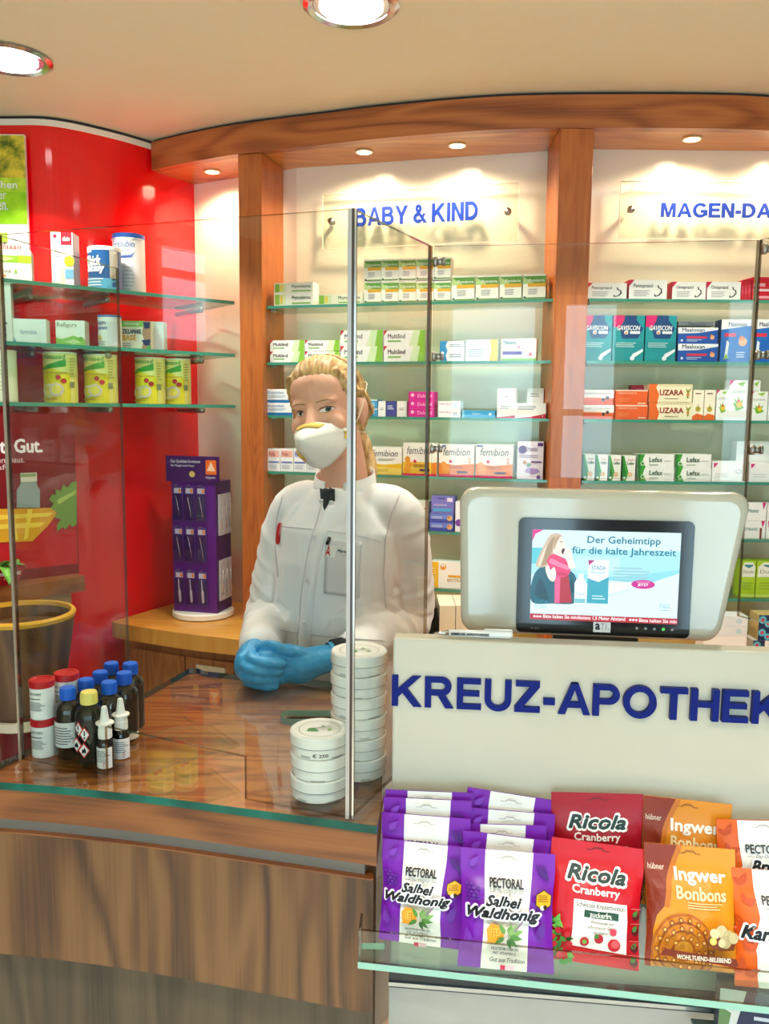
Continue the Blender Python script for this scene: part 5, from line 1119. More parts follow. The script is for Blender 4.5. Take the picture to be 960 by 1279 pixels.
mb.tube([(pp0 + .022, 0, 0), (pp0 + .06, 0, 0), (pp1 - .004, 0, 0), (pp1, 0, 0)], [.0046, .0054, .0054, .003], mat('#f7f5f0', .3), 16)
mb.ops([T('KREUZ-APOTHEKE', .0, .25, .58, .5, '#3a3a3e', .02)], lambda p, q, k: (pp0 + .026 + p * .09, -.0056 - k + abs(q - .5) * .001, -.0035 + q * .007)); mb.build('barrel', pen)
mb = MB(); mb.tube([(pp0 - .0, 0, -.0015), (pp0 + .008, 0, -.001), (pp0 + .022, 0, 0)], [.0008, .0022, .0046], CHROME, 14); mb.build('tip', pen)
mb = MB(); mb.tube([(pp1 - .04, 0, .0066), (pp1 - .002, 0, .0068), (pp1 - .001, 0, .004)], .0012, mat('#f7f5f0', .3), 8); mb.build('clip', pen)
# ================================================================== SWEET BAGS ON THE GLASS TRAY
TZ = .839
tr_ = empty('glass_tray', (0, 0, 0)); tag(tr_, 'glass display tray with a low clear lip holding the sweet bags', 'tray')
q0, q1 = Vector((-.029, 1.011)), Vector((.62, .9115))
dv = (q1 - q0).normalized()
plan = [tuple(q0), tuple(q1), (.645, 1.075), (.012, 1.152), (.006, 1.05), (-.024, 1.05)]
mb = MB(); mb.prism(plan, TZ - .009, TZ, glass('tray_glass', '#e2efe8', .06), mat('#8fc0ae', .2)); mb.build('tray_floor', tr_)
def upright(mb, a, b, z0, z1, th, m, em):
    d = (b - a).normalized(); n = Vector((-d.y, d.x)) * th
    mb.add([(a.x, a.y, z0), (b.x, b.y, z0), (b.x, b.y, z1), (a.x, a.y, z1), (a.x + n.x, a.y + n.y, z0), (b.x + n.x, b.y + n.y, z0), (b.x + n.x, b.y + n.y, z1), (a.x + n.x, a.y + n.y, z1)], [(0, 1, 2, 3), (5, 4, 7, 6)], m)
    mb.add([(a.x, a.y, z1), (b.x, b.y, z1), (b.x + n.x, b.y + n.y, z1), (a.x + n.x, a.y + n.y, z1), (a.x, a.y, z0), (a.x + n.x, a.y + n.y, z0), (b.x, b.y, z0), (b.x + n.x, b.y + n.y, z0)], [(0, 1, 2, 3), (4, 0, 3, 5), (1, 6, 7, 2), (4, 5, 7, 6)], em)
mb = MB(); upright(mb, q0, q1, TZ, TZ + .044, .004, PANE, PANE_EDGE); mb.build('front_lip', tr_)
mb = MB(); upright(mb, Vector((-.0265, 1.048)), Vector((-.028, 1.016)), TZ, TZ + .044, .003, PANE, PANE_EDGE); mb.build('side_lip', tr_)
# sloping clear rest under the rear bags
mb = MB(); f0, f1 = Vector((.02, 1.06)), Vector((.60, .985)); g0, g1 = Vector((.026, 1.138)), Vector((.61, 1.068))
vs = [(*f0, TZ + .0005), (*f1, TZ + .0005), (*g1, TZ + .0005), (*g0, TZ + .0005), (*f0, TZ + .006), (*f1, TZ + .006), (*g1, TZ + .044), (*g0, TZ + .044)]
mb.add(vs, [(0, 3, 2, 1), (4, 5, 6, 7), (0, 1, 5, 4), (1, 2, 6, 5), (2, 3, 7, 6), (3, 0, 4, 7)], mat('#b9c4bf', .3)); mb.build('sloped_rest', tr_)

def sm(t): t = max(0, min(1, t)); return t * t * (3 - 2 * t)
def bag(label, group, art, tl, tr, Yt, lean, h, w=None, yaw=None, B=.014, base='#6a1fa0', seed=0, name='sweet_bag', back=None):
    a = atY(tl[0], tl[1], Yt); b = atY(tr[0], tr[1], Yt); 
    yaw = R_(-6) if yaw is None else yaw
    # right corner on the vertical plane turned by yaw through the left corner
    n = Vector((math.sin(-yaw), -math.cos(yaw), 0)) ; n = Vector((math.sin(yaw), -math.cos(yaw), 0))
    d = ray(*tr); c = Vector((0, 0, CAM_Z)); t = (a - c).dot(n) / d.dot(n); b = c + d * t
    tilt = math.atan2(a.z - b.z, (b - a).to_2d().length)
    w0 = (b - a).length
    if w is None: w = w0
    ex = (b - a).normalized(); ctr_ = a + ex * w / 2
    M = Matrix.Translation(ctr_) @ Matrix.Rotation(yaw, 4, 'Z') @ Matrix.Rotation(tilt, 4, 'Y') @ Matrix.Rotation(-lean, 4, 'X') @ Matrix.Translation((0, 0, -h))
    def prof(y): return sm((y - .03) / .3) * (1 - sm((y - .56) / .31))
    def front(x, y, k):
        p = prof(y); e = max(0, 1 - (2 * x - 1) ** 2)
        nz = noise.noise(Vector((x * 5 + seed * 3.1, y * 6, seed))) * .0022 + noise.noise(Vector((x * 14 + seed, y * 9, 3 + seed))) * .0009 + noise.noise(Vector((x * 3 - y * 9 + seed, y * 3 + x * 12, 7.))) * .0011
        return Vector(((x - .5) * w * (1 - .05 * p), -(B * p * e ** .55 + nz * (.25 + p) * min(1, e * 4)) - k - .0012, y * h))
    mb = MB(); bm_ = mat(base, .36, 0, .35, .0) if isinstance(base, str) else base; nx, ny = 22, 26
    vs = [front(i / nx, j / ny, 0) for j in range(ny + 1) for i in range(nx + 1)]
    mb.add(vs, [(j * (nx + 1) + i, j * (nx + 1) + i + 1, (j + 1) * (nx + 1) + i + 1, (j + 1) * (nx + 1) + i) for j in range(ny) for i in range(nx)], bm_, True)
    vb = [Vector((v.x, .0012 + .45 * B * prof(j / ny) * max(0, 1 - (2 * i / nx - 1) ** 2) ** .55, v.z)) for j in range(ny + 1) for i in range(nx + 1) for v in (vs[j * (nx + 1) + i],)]
    bk = mat(back or '#d8d5da', .3)
    mb.add(vb, [(j * (nx + 1) + i, (j + 1) * (nx + 1) + i, (j + 1) * (nx + 1) + i + 1, j * (nx + 1) + i + 1) for j in range(ny) for i in range(nx)], bk, True)
    # seams round the edge
    rim = [j * (nx + 1) for j in range(ny + 1)], [j * (nx + 1) + nx for j in range(ny + 1)], list(range(nx + 1)), [ny * (nx + 1) + i for i in range(nx + 1)]
    for r_ in rim:
        pts = [vs[i] for i in r_] + [vb[i] for i in r_]; k = len(r_); mb.add(pts, [(i, i + 1, i + 1 + k, i + k) for i in range(k - 1)] , bm_)
    mb.ops(art, lambda x, y, k: front(x, y, k + .0006), maxlen=.05, aspect=w / h, layer=.0002)
    o = mb.build(name); o.matrix_world = M
    return tag(o, label, 'sweet bag', group)
def out(s, x, y, w, h, c, oc, b=.03, ob=.075, it=0.):
    return [T(s, x - .012, y - .01, w + .024, h + .02, oc, ob, it), T(s, x, y, w, h, c, b, it)]
def slot_(c): return [P([(.38, .935), (.44, .935), (.46, .95), (.54, .95), (.56, .935), (.62, .935), (.62, .942), (.57, .942), (.54, .965), (.46, .965), (.43, .942), (.38, .942)], c)]
def hexa(x, y, r, asp, c): return P([(x + r / asp * math.cos(R_(60 * i + 30)), y + r * math.sin(R_(60 * i + 30))) for i in range(6)], c)
def leafp(x, y, a, l, wd, c):
    ca, sa = math.cos(a), math.sin(a); pts = [(0, 0), (.25, wd), (.55, wd * .9), (1, 0), (.55, -wd * .9), (.25, -wd)]
    return P([(x + l * (p * ca - q * sa) * 1.15, y + l * (p * sa + q * ca)) for p, q in pts], c)
def sage():
    o = [P([(.24, 0), (.72, 0), (.74, .5), (.77, 1), (.26, 1)], '#f3efe6')]
    for i in range(14):
        x = .06 + .05 * (i % 3) + (.025 if (i // 3) % 2 else 0); y = .58 + .033 * (i // 3)
        o += [hexa(x, y, .018, .85, '#4f1280'), hexa(x, y, .013, .85, '#6a1fa0')]
    for i in range(5): o.append(P([(.84 + .02 * i, .82 - .01 * i), (.86 + .02 * i, .82 - .01 * i), (.80 + .024 * i, .90), (.79 + .024 * i, .9)], '#4a1078'))
    o += [leafp(.1, .86, .8, .12, .25, '#7d34b4'), leafp(.84, .3, 1.2, .16, .25, '#5a178c'), leafp(.1, .2, 1.8, .16, .25, '#7b30b2')]
    o += slot_('#b9b3aa') + [T('PECTORAL', .31, .70, .36, .075, '#1b1a1c', .035), Rr(.31, .665, .37, .669, '#77726c'), Rr(.61, .665, .67, .669, '#77726c'), T('Das Original', .385, .65, .21, .035, '#5a5550', .0, .3)]
    o += out('Salbei', .27, .55, .38, .085, '#151315', '#ffffff', .05, .09, .35) + out('Waldhonig', .07, .43, .78, .105, '#151315', '#ffffff', .05, .09, .35)
    asp = .86
    o += [hexa(.89, .625, .085, asp, '#2a2018'), hexa(.89, .625, .077, asp, '#f2ae1c'), L(.83, .61, .95, .67, 4, '#7a5210'), D(.88, .565, .02, '#fbf3da'), D(.91, .57, .018, '#3a2a18')]
    o += [P([(.30, .27), (.28, .36), (.33, .41), (.40, .405), (.46, .38), (.47, .28), (.40, .255), (.28, .25)], '#ef9a18'), P([(.33, .3), (.33, .37), (.4, .385), (.44, .36), (.43, .3)], '#f8b838')] + [hexa(.345 + .03 * (i % 3), .31 + .024 * (i // 3), .008, asp, '#c9780c') for i in range(9)]
    for a, l, c in ((2.2, .13, '#5f9440'), (1.2, .12, '#6fa04a'), (.35, .17, '#7aa852'), (-.1, .15, '#4f8438'), (-.75, .13, '#3a6c2c'), (-1.25, .12, '#2f5f28'), (3.7, .13, '#43782f'), (.8, .15, '#86a860')): o.append(leafp(.50 + .03 * math.cos(a), .32 + .02 * math.sin(a), a, l * .82, .2, c))
    for i in range(4): o.append(leafp(.58 + .02 * i, .36 + .02 * i, 1.0, .05, .2, '#8a7a8a'))
    o += [T('HUSTENBONBON', .34, .20, .28, .026, '#4a4648', .02), T('MIT VITAMIN C', .36, .16, .24, .026, '#4a4648', .02), T('Gut aus Tradition', .33, .095, .36, .04, '#3a3638', .01, .3), Rr(.44, .03, .58, .07, '#d8b0b4'), Rr(.44, .03, .49, .07, '#c22a48')]
    return o
def ricola():
    o = slot_('#7a0a18') + out('Ricola', .18, .685, .62, .115, '#17352e', '#fbf8f0', .05, .11, .3)
    o += [T('Cranberry', .23, .56, .52, .085, '#fbf4ec', .025), P([(.26, .14), (.86, .12), (.84, .53), (.25, .53)], '#f6f0e6'), T('Schweizer Kräuterbonbon', .28, .475, .53, .04, '#4a4038', .01), Rr(.37, .395, .75, .455, '#1f4a34'), T('zuckerfrei', .43, .403, .26, .044, '#f0ede2', .02),
          T('Wohltuender und', .44, .35, .26, .03, '#6a5a50', .0), T('erfrischender Genuss', .42, .31, .32, .03, '#6a5a50', .0), T('mit Vitamin C', .48, .27, .2, .028, '#6a5a50', .0)]
    for x, y, r, c in ((.72, .19, .055, '#d01c34'), (.73, .2, .035, '#ee5a62'), (.55, .23, .04, '#b81a30'), (.52, .25, .02, '#4a8a3a'), (.40, .19, .04, '#c42036'), (.40, .19, .02, '#7ab04a'), (.70, .3, .03, '#d0364a')): o.append(D(x, y, r, c))
    rr = random.Random(5)
    for i in range(46):
        x, y = rr.uniform(.02, .34), rr.uniform(.0, .34); 
        if x > .12 + .5 * (.36 - y): continue
        o.append(leafp(x, y, rr.uniform(0, 6.3), .075, .28, ('#3f8a34', '#62ad44', '#2c6a2a', '#86c456')[i % 4]))
    for x, y in ((.1, .26), (.2, .24), (.08, .14), (.24, .16), (.15, .06), (.05, .2)): o.append(D(x, y, .025, '#c41c30'))
    for y in (.08, .2, .34, .46): o += [D(.92, y, .035, '#5a0a18'), leafp(.89, y, .8, .07, .3, '#4a7a3a'), Rr(.86, y + .06, .99, y + .064, '#ee7a80')]
    return o
def ingwer():
    o = [P([(0, 0), (0, 1), (.36, 1), (.22, .72), (.18, .5), (.10, .42), (.06, .3), (.06, 0)], '#8a2f16'), P([(.36, 1), (.22, .72), (.18, .5), (.24, .5), (.28, .72), (.42, 1)], '#c9701a')] + slot_('#a0641a')
    o += [T('hübner', .03, .79, .18, .05, '#ecd0b8', .01), D(.12, .865, .018, '#ecd0b8')]
    o += [T('Ingwer', .32, .69, .56, .13, '#f8eedb', .03), T('Bonbons', .32, .575, .56, .10, '#f2dca8', .03), L(.44, .5, .86, .56, 3, '#f4d690')]
    for r, c in ((.30, '#b9621a'), (.28, '#e08a1c'), (.24, '#a85416'), (.22, '#dc861c'), (.17, '#a85416'), (.155, '#e08a1c'), (.1, '#b05a18'), (.08, '#e59a2c')): o.append(D(.40, .16, r, c))
    for R2, n in ((.255, 18), (.195, 14), (.125, 10)):
        for i in range(n):
            a = 2 * math.pi * i / n
            o += [D(.40 + R2 / .86 * math.cos(a), .16 + R2 * math.sin(a), .022, '#9a4a14'), D(.40 + R2 / .86 * math.cos(a), .16 + R2 * math.sin(a), .012, '#ecae4a')]
    o = [q for q in o if not (q[0] == 'D' and q[3] < .03 and q[2] < .035)]
    o = [q for q in o if not (q[0] == 'D' and (q[1] < .10 or q[2] < -.0 or q[2] > .48))]
    o = [q if not (q[0] == 'D' and q[2] - q[3] < 0) else ('P', [(max(.04, min(.99, q[1] + q[3] / .86 * math.cos(2 * math.pi * i / 40))), max(.005, q[2] + q[3] * math.sin(2 * math.pi * i / 40))) for i in range(40)], q[4]) for q in o]
    o += [P([(.62, .30), (.64, .24), (.76, .20), (.92, .21), (.95, .27), (.9, .33), (.7, .35)], '#7a3a1a')]
    for x, y, r, c in ((.78, .36, .05, '#cdbb8c'), (.86, .33, .045, '#c2ae7c'), (.70, .34, .04, '#d8c898'), (.82, .28, .055, '#bda878'), (.92, .31, .045, '#cdbb8c'), (.78, .27, .035, '#d8c898'), (.68, .28, .03, '#e8d04a'), (.68, .28, .02, '#f2e27a')): o.append(D(x, y, r, c))
    o += [P([(.12, .125), (.16, .185), (.94, .145), (.96, .09), (.92, .075), (.2, .125)], '#7d2c14'), T('WOHLTUEND-BELEBEND', .30, .108, .58, .038, '#f6ead8', .03)]
    return o
def brust():
    o = [P([(.26, 0), (1, 0), (1, 1), (.22, 1), (.25, .6), (.18, .4)], '#f3efe8')] + slot_('#b9b3aa')
    for x, y, a in ((.1, .86, 1.1), (.12, .7, .4), (.06, .5, 2.), (.12, .32, .7), (.08, .15, 1.9), (.14, .1, .6)): o += [leafp(x, y, a, .12, .25, '#c94a0c'), leafp(x, y, a + 1.4, .1, .25, '#c94a0c')]
    o += [T('PECTORAL', .30, .71, .46, .075, '#1b1a1c', .02), T('Das Original', .40, .665, .26, .035, '#5a5550', .0, .3), Rr(.31, .68, .38, .684, '#77726c')]
    o += out('Brust', .34, .55, .40, .1, '#151315', '#ffffff', .05, .09, .35) + out('Karamellen', .04, .42, .9, .11, '#151315', '#ffffff', .05, .09, .35)
    o += [P([(.38, .35), (.9, .39), (.9, .335), (.38, .295), (.42, .32)], '#e87a1c'), T('KLASSIK', .5, .325, .3, .035, '#fbf3e6', .02), D(.6, .22, .035, '#e9d9a8'), D(.7, .2, .05, '#d8a848'), D(.8, .22, .05, '#c98a2c'), leafp(.6, .14, .4, .1, .25, '#6a9a3a'), leafp(.6, .14, 1.4, .1, .25, '#7fae4a'), T('HUSTENBONBON', .42, .06, .3, .026, '#4a4648', .02)]
    return o
PUR = '#7a1eaa'
hB = .142
L18, L12, L8 = R_(20), R_(12), R_(7)
gs = 'purple sage honey sweet bags'
bag('purple sweet bag, rearmost of the left stack', gs, sage(), (481, 986), (584, 990), 1.128, L8, hB, .122, R_(-8), .005, PUR, 1)
bag('purple sweet bag, second from the back of the left stack', gs, sage(), (479, 995), (583, 1000), 1.118, L8, hB, .122, R_(-9), .005, PUR, 2)
bag('purple sweet bag, just behind the front one of the left stack', gs, sage(), (477, 1014), (577, 1022), 1.104, L8, hB, .122, R_(-11), .006, PUR, 3)
bag('purple sweet bag with full label, at the front of the left stack', gs, sage(), (478, 1047), (578, 1058), 1.088, L12, .132, .117, R_(-13), .013, PUR, 4)
bag('purple sweet bag, rearmost of the right purple stack', gs, sage(), (584, 983), (694, 1000), 1.122, L8, hB, None, R_(-6), .005, PUR, 5)
bag('purple sweet bag, second from the back of the right purple stack', gs, sage(), (581, 1008), (693, 1017), 1.108, L8, hB, None, R_(-6), .005, PUR, 6)
bag('purple sweet bag, third from the back, shifted left, in the right purple stack', gs, sage(), (571, 1028), (682, 1031), 1.094, L8, hB, None, R_(-6), .005, PUR, 7)
bag('purple sweet bag, just behind the front one of the right purple stack', gs, sage(), (579, 1037), (693, 1051), 1.074, L8, hB, None, R_(-6), .006, PUR, 8)
bag('purple sweet bag with full label, at the front of the right stack', gs, sage(), (576, 1058), (693, 1067), 1.05, L18, .143, None, R_(-7), .014, PUR, 9)
bag('dark red cranberry sweet bag at the rear', 'red cranberry sweet bags', ricola(), (688, 989), (803, 992), 1.11, L8, .148, None, R_(-6), .007, '#a80f22', 10)
bag('bright red cranberry sweet bag at the front', 'red cranberry sweet bags', ricola(), (689, 1045), (805, 1061), 1.062, L18, .148, None, R_(-6), .014, '#cc1020', 11)
bag('orange ginger sweet bag at the rear', 'orange ginger sweet bags', ingwer(), (804, 993), (914, 1005), 1.095, L8, .148, None, R_(-6), .007, '#e08c1a', 12)
bag('orange ginger sweet bag at the front', 'orange ginger sweet bags', ingwer(), (804, 1052), (917, 1061), 1.05, L18, .148, None, R_(-6), .014, '#e5931c', 13)
bag('white and orange caramel sweet bag at the rear by the right edge', 'white and orange caramel bags', brust(), (894, 1023), (1010, 1026), 1.07, L8, .143, None, R_(-6), .006, '#e5641a', 14)
bag('white and orange caramel sweet bag at the front by the right edge', 'white and orange caramel bags', brust(), (913, 1083), (1026, 1092), 1.03, L18, .14, None, R_(-6), .014, '#e5641a', 15)
# dark blue packet in the lower right corner, standing on a lower shelf of the till front
lo_ = MB(); c = PF.pt(.50, -.10, .70); lo_.box((-.06, 0, -.012), (.20, .09, -.006), mat('#b7bdb9', .3, .5)); o = lo_.build('lower_tray', None, PF.pt(.49, -.106, .705), PF.rz); tag(o, 'narrow lower tray on the till front near the bottom right corner', 'tray')
mb = MB(); mb.box((0, 0, 0), (.11, .03, .085), mat('#1f2f55', .3), None); mb.ops([P([(0, 0), (.14, 0), (.3, 1), (0, 1)], '#e9e6e0'), P([(0, .2), (.1, .2), (.14, .6), (0, .7)], '#6a8a5a'), L(.4, .5, .9, .8, 2, '#d8dce8')], lambda p, q, k: (p * .11, -k, q * .085))
o = mb.build('packet', None, PF.pt(.452, -.066, .6995), PF.rz - .1); tag(o, 'dark blue packet cut off by the bottom right corner', 'packet')
# ================================================================== THE PHARMACIST
def catmull(pts, rad, n=7):
    P_ = [Vector(p) for p in pts]; op, orr = [], []
    for i in range(len(P_) - 1):
        a, b, c, d = P_[max(i - 1, 0)], P_[i], P_[i + 1], P_[min(i + 2, len(P_) - 1)]
        for k in range(n):
            t = k / n; op.append(.5 * ((2 * b) + (c - a) * t + (2 * a - 5 * b + 4 * c - d) * t * t + (3 * b - a - 3 * c + d) * t ** 3)); orr.append(rad[i] + (rad[i + 1] - rad[i]) * t)
    op.append(P_[-1]); orr.append(rad[-1]); return op, orr
def limb(mb, pts, rad, m, seg=18, n=7):
    p, r = catmull(pts, rad, n); mb.tube(p, r, m, seg); mb.ell(p[0], (r[0],) * 3, m, 16, 10); mb.ell(p[-1], (r[-1],) * 3, m, 16, 10)
def loft(mb, secs, yaw, m, seg=40, pw=2.2):
    vs = []; c, s = math.cos(yaw), math.sin(yaw)
    for z, cx, cy, rx, ry in secs:
        for i in range(seg):
            a = 2 * math.pi * i / seg; x = rx * math.copysign(abs(math.cos(a)) ** (2 / pw), math.cos(a)); y = ry * math.copysign(abs(math.sin(a)) ** (2 / pw), math.sin(a))
            vs.append((cx + x * c - y * s, cy + x * s + y * c, z))
    n = len(secs)
    mb.add(vs, [(j * seg + i, j * seg + (i + 1) % seg, (j + 1) * seg + (i + 1) % seg, (j + 1) * seg + i) for j in range(n - 1) for i in range(seg)] + [tuple(range(seg))[::-1], tuple((n - 1) * seg + i for i in range(seg))], m, True)
def fuse(mb, name, vox, sm_it=4, parent=None, m=None, fac=.5):
    """voxel-fuse overlapping closed shapes into one continuous smooth skin"""
    o = mb.build(name)
    r = o.modifiers.new('r', 'REMESH'); r.mode = 'VOXEL'; r.voxel_size = vox; r.use_smooth_shade = True
    s = o.modifiers.new('s', 'SMOOTH'); s.factor = fac; s.iterations = sm_it
    bpy.context.view_layer.update()
    me = bpy.data.meshes.new_from_object(o.evaluated_get(bpy.context.evaluated_depsgraph_get()))
    o.modifiers.clear(); old = o.data; o.data = me; bpy.data.meshes.remove(old); me.name = name
    me.materials.clear(); me.materials.append(m or mb.mats[0])
    for p in me.polygons: p.material_index = 0; p.use_smooth = True
    if parent: o.parent = parent
    return o
def bvh(o): me = o.data; return BVHTree.FromPolygons([v.co.copy() for v in me.vertices], [tuple(p.vertices) for p in me.polygons])
SKIN, ts, bs = nodes_of('skin')
bs.inputs['Base Color'].default_value = lin('#ebb094'); bs.inputs['Roughness'].default_value = .5; bs.inputs['Subsurface Weight'].default_value = .12; bs.inputs['Subsurface Radius'].default_value = (.01, .004, .002)
CLOTH = noisy('white_cotton', '#e9e7ea', '#efedef', 300, .75)
COATM, tcn, bcn = nodes_of('lab_coat_cotton'); bcn.inputs['Base Color'].default_value = lin('#f6f4f6'); bcn.inputs['Roughness'].default_value = .7; bcn.inputs['Specular IOR Level'].default_value = .25
NIT = mat('#3da2dc', .38, 0, .5)
Hc = Vector((-.126, 1.805, 1.546))
HM = Matrix.Translation(Hc) @ Matrix.Rotation(R_(-20), 4, 'Z') @ Matrix.Rotation(R_(-9), 4, 'Y') @ Matrix.Rotation(R_(3), 4, 'X')
YW = R_(-18)
SR, SL = Vector((-.202, 1.878, 1.322)), Vector((.030, 1.798, 1.322))
ER, EL = Vector((-.264, 1.93, 1.075)), Vector((.050, 1.86, 1.085))
WR, WL = Vector((-.262, 1.715, 1.050)), Vector((-.108, 1.662, 1.048))

def hand(mb, k, m):
    """k = extra thickness (glove over skin). Left hand lies across, right hand folds over its fingers."""
    # her left hand: back towards the customer, knuckles at the left, fingers curling back
    limb(mb, [WL, (-.135, 1.650, 1.044), (-.165, 1.638, 1.040)], [.026 + k, .029 + k, .031 + k], m)
    mb.ell((-.165, 1.636, 1.038), (.040 + k, .022 + k, .034 + k), m)
    mb.ell((-.190, 1.630, 1.040), (.030 + k, .020 + k, .032 + k), m)
    for z, ln, dy in ((1.064, .0, 0), (1.047, .004, -.003), (1.030, .001, -.002), (1.0165, -.008, .001)):
        limb(mb, [(-.196, 1.628 + dy, z), (-.222 - ln, 1.612 + dy, z - .001), (-.243 - ln, 1.624 + dy, z - .004), (-.232, 1.640, z - .007), (-.212, 1.643, z - .006)], [.0105 + k, .0105 + k, .0095 + k, .0088 + k, .0080 + k], m, 12, 5)
    limb(mb, [(-.150, 1.640, 1.058), (-.178, 1.622, 1.072), (-.204, 1.620, 1.076), (-.222, 1.626, 1.073)], [.0135 + k, .0120 + k, .0105 + k, .009 + k], m, 12, 5)
    # her right hand: coming from behind at the left, palm down over the left knuckles
    limb(mb, [WR, (-.266, 1.690, 1.048), (-.270, 1.665, 1.043)], [.026 + k, .028 + k, .030 + k], m)
    mb.ell((-.270, 1.655, 1.040), (.027 + k, .036 + k, .032 + k), m)
    mb.ell((-.272, 1.634, 1.038), (.025 + k, .026 + k, .031 + k), m)
    for z, x0, ln in ((1.060, -.262, 0), (1.044, -.272, .003), (1.028, -.276, .001), (1.0145, -.272, -.006)):
        limb(mb, [(x0, 1.626, z), (x0 + .006, 1.603 - ln, z), (x0 + .030, 1.591 - ln, z - .002), (x0 + .052 + ln, 1.596, z - .006), (x0 + .064 + ln, 1.604, z - .008)], [.0108 + k, .0105 + k, .0095 + k, .009 + k, .0082 + k], m, 12, 5)
    limb(mb, [(-.258, 1.668, 1.058), (-.240, 1.645, 1.073), (-.222, 1.625, 1.082), (-.206, 1.612, 1.082)], [.0135 + k, .012 + k, .0105 + k, .009 + k], m, 12, 5)

b = MB()
for c, r in (((0, .016, .036), (.073, .091, .080)), ((0, -.022, -.030), (.058, .062, .078)), ((0, -.058, -.098), (.023, .022, .020)), ((0, -.056, .020), (.052, .019, .014)),
             ((.033, -.053, -.028), (.027, .023, .028)), ((-.033, -.053, -.028), (.027, .023, .028)), ((0, -.082, -.058), (.022, .012, .010)), ((0, -.034, .048), (.058, .040, .042))):
    b.ell(c, r, SKIN, 24, 16, HM)
nb = [HM @ Vector(p) for p in ((0, -.075, .012), (0, -.087, -.012), (0, -.098, -.034))]; limb(b, nb, [.007, .010, .0135], SKIN, 14)
for s in (-1, 1):
    b.ell((s * .074, .012, -.010), (.010, .019, .031), SKIN, 16, 12, HM @ Matrix.Rotation(0, 4, 'Z')); b.ell((s * .079, .020, -.004), (.008, .014, .024), SKIN, 16, 12, HM)
nk = Vector((-.088, 1.848, 1.375))
limb(b, [HM @ Vector((0, .03, -.05)), (-.092, 1.842, 1.43), nk, (-.088, 1.85, 1.33)], [.052, .050, .054, .07], SKIN, 22)
loft(b, [(.86, -.11, 1.90, .15, .11), (.95, -.105, 1.895, .15, .108), (1.06, -.10, 1.885, .13, .10), (1.2, -.09, 1.866, .142, .108), (1.29, -.088, 1.852, .14, .098), (1.335, -.088, 1.849, .11, .075), (1.36, -.088, 1.848, .06, .05)], YW, SKIN)
limb(b, [SR, ER, WR], [.046, .038, .026], SKIN); limb(b, [SL, EL, WL], [.046, .038, .026], SKIN)
hand(b, -.001, SKIN)
cy, sy = math.cos(YW), math.sin(YW)
for s in (-1, 1):
    hx, hy = -.11 + s * .085 * cy, 1.90 + s * .085 * sy
    limb(b, [(hx, hy, .88), (hx, hy - .01, .48), (hx, hy + .015, .10)], [.085, .055, .038], SKIN)
    limb(b, [(hx, hy + .03, .055), (hx - .035, hy - .12, .035)], [.036, .028], SKIN)
person = fuse(b, 'person', .0035, 3, None, SKIN)
tag(person, 'woman in a white lab coat, mask and blue gloves behind the counter', 'person')
HI = HM.inverted()
bt = bvh(person)
def face_pt(x, z, k):
    o = HM @ Vector((x, -.25, z)); d = (HM.to_3x3() @ Vector((0, 1, 0)))
    h = bt.ray_cast(o, d)
    return h[0] - d * k if h[0] else HM @ Vector((x, -.08, z))
def facepatch(name, ops, layer=.0004):
    mb = MB(); mb.ops(ops, lambda x, z, k: face_pt(x, z, k + .0002), maxlen=.006, aspect=1, layer=layer); return mb.build(name, person)
def almond(cx, cz, w, h, s, n=18):
    pts = []
    for i in range(n):
        a = 2 * math.pi * i / n; x = math.cos(a); y = math.sin(a)
        pts.append((cx + x * w, cz + y * h * (1 - .55 * abs(x) ** 2) + s * x * .0012))
    return pts
EYE_W = mat('#e9e2dc', .2)
for s in (-1, 1):
    cx, cz = s * .0305, .0015
    lidm = mat('#4f3526', .6)
    facepatch('eye', [P(almond(cx, cz, .0162, .0072, s), mat('#c98f76', .5)), P(almond(cx, cz - .0004, .0138, .0041, s), EYE_W), P([(cx + .0035 + .0054 * math.cos(i * .349), cz + .0005 + .0050 * math.sin(i * .349)) for i in range(18)], mat('#4a6468', .15)), P([(cx + .0035 + .0026 * math.cos(i * .349), cz + .0005 + .0026 * math.sin(i * .349)) for i in range(18)], mat('#131313', .1)),
                      P([(cx - .0155, cz - .001), (cx - .010, cz + .0034), (cx, cz + .0052), (cx + .010, cz + .0034), (cx + .0155, cz - .001), (cx + .0105, cz + .0052), (cx, cz + .0074), (cx - .0105, cz + .0052)], lidm)])
    facepatch('eyebrow', [P([(cx - s * .018, cz + .0180), (cx - s * .008, cz + .0200), (cx + s * .005, cz + .0208), (cx + s * .019, cz + .0150), (cx + s * .006, cz + .0182), (cx - s * .008, cz + .0175), (cx - s * .018, cz + .0152)], mat('#a67e52', .8))])
# hair: swept back, tied low
HAIR, th, bh_ = nodes_of('blond_hair'); N = th.nodes.new
tc = N('ShaderNodeTexCoord'); mp = N('ShaderNodeMapping'); mp.inputs['Scale'].default_value = (150, 12, 40)
nn = N('ShaderNodeTexNoise'); nn.inputs['Scale'].default_value = 1.0; nn.inputs['Detail'].default_value = 4
rp = N('ShaderNodeValToRGB'); rp.color_ramp.elements[0].color = lin('#a06f3a'); rp.color_ramp.elements[1].color = lin('#e2bd80'); rp.color_ramp.elements[0].position = .35; rp.color_ramp.elements[1].position = .65
th.links.new(tc.outputs['Object'], mp.inputs[0]); th.links.new(mp.outputs[0], nn.inputs['Vector']); th.links.new(nn.outputs['Fac'], rp.inputs[0]); th.links.new(rp.outputs[0], bh_.inputs['Base Color'])
bpn = N('ShaderNodeBump'); bpn.inputs['Strength'].default_value = .5; bpn.inputs['Distance'].default_value = .003; th.links.new(nn.outputs['Fac'], bpn.inputs['Height']); th.links.new(bpn.outputs[0], bh_.inputs['Normal'])
bh_.inputs['Roughness'].default_value = .45
h = MB()
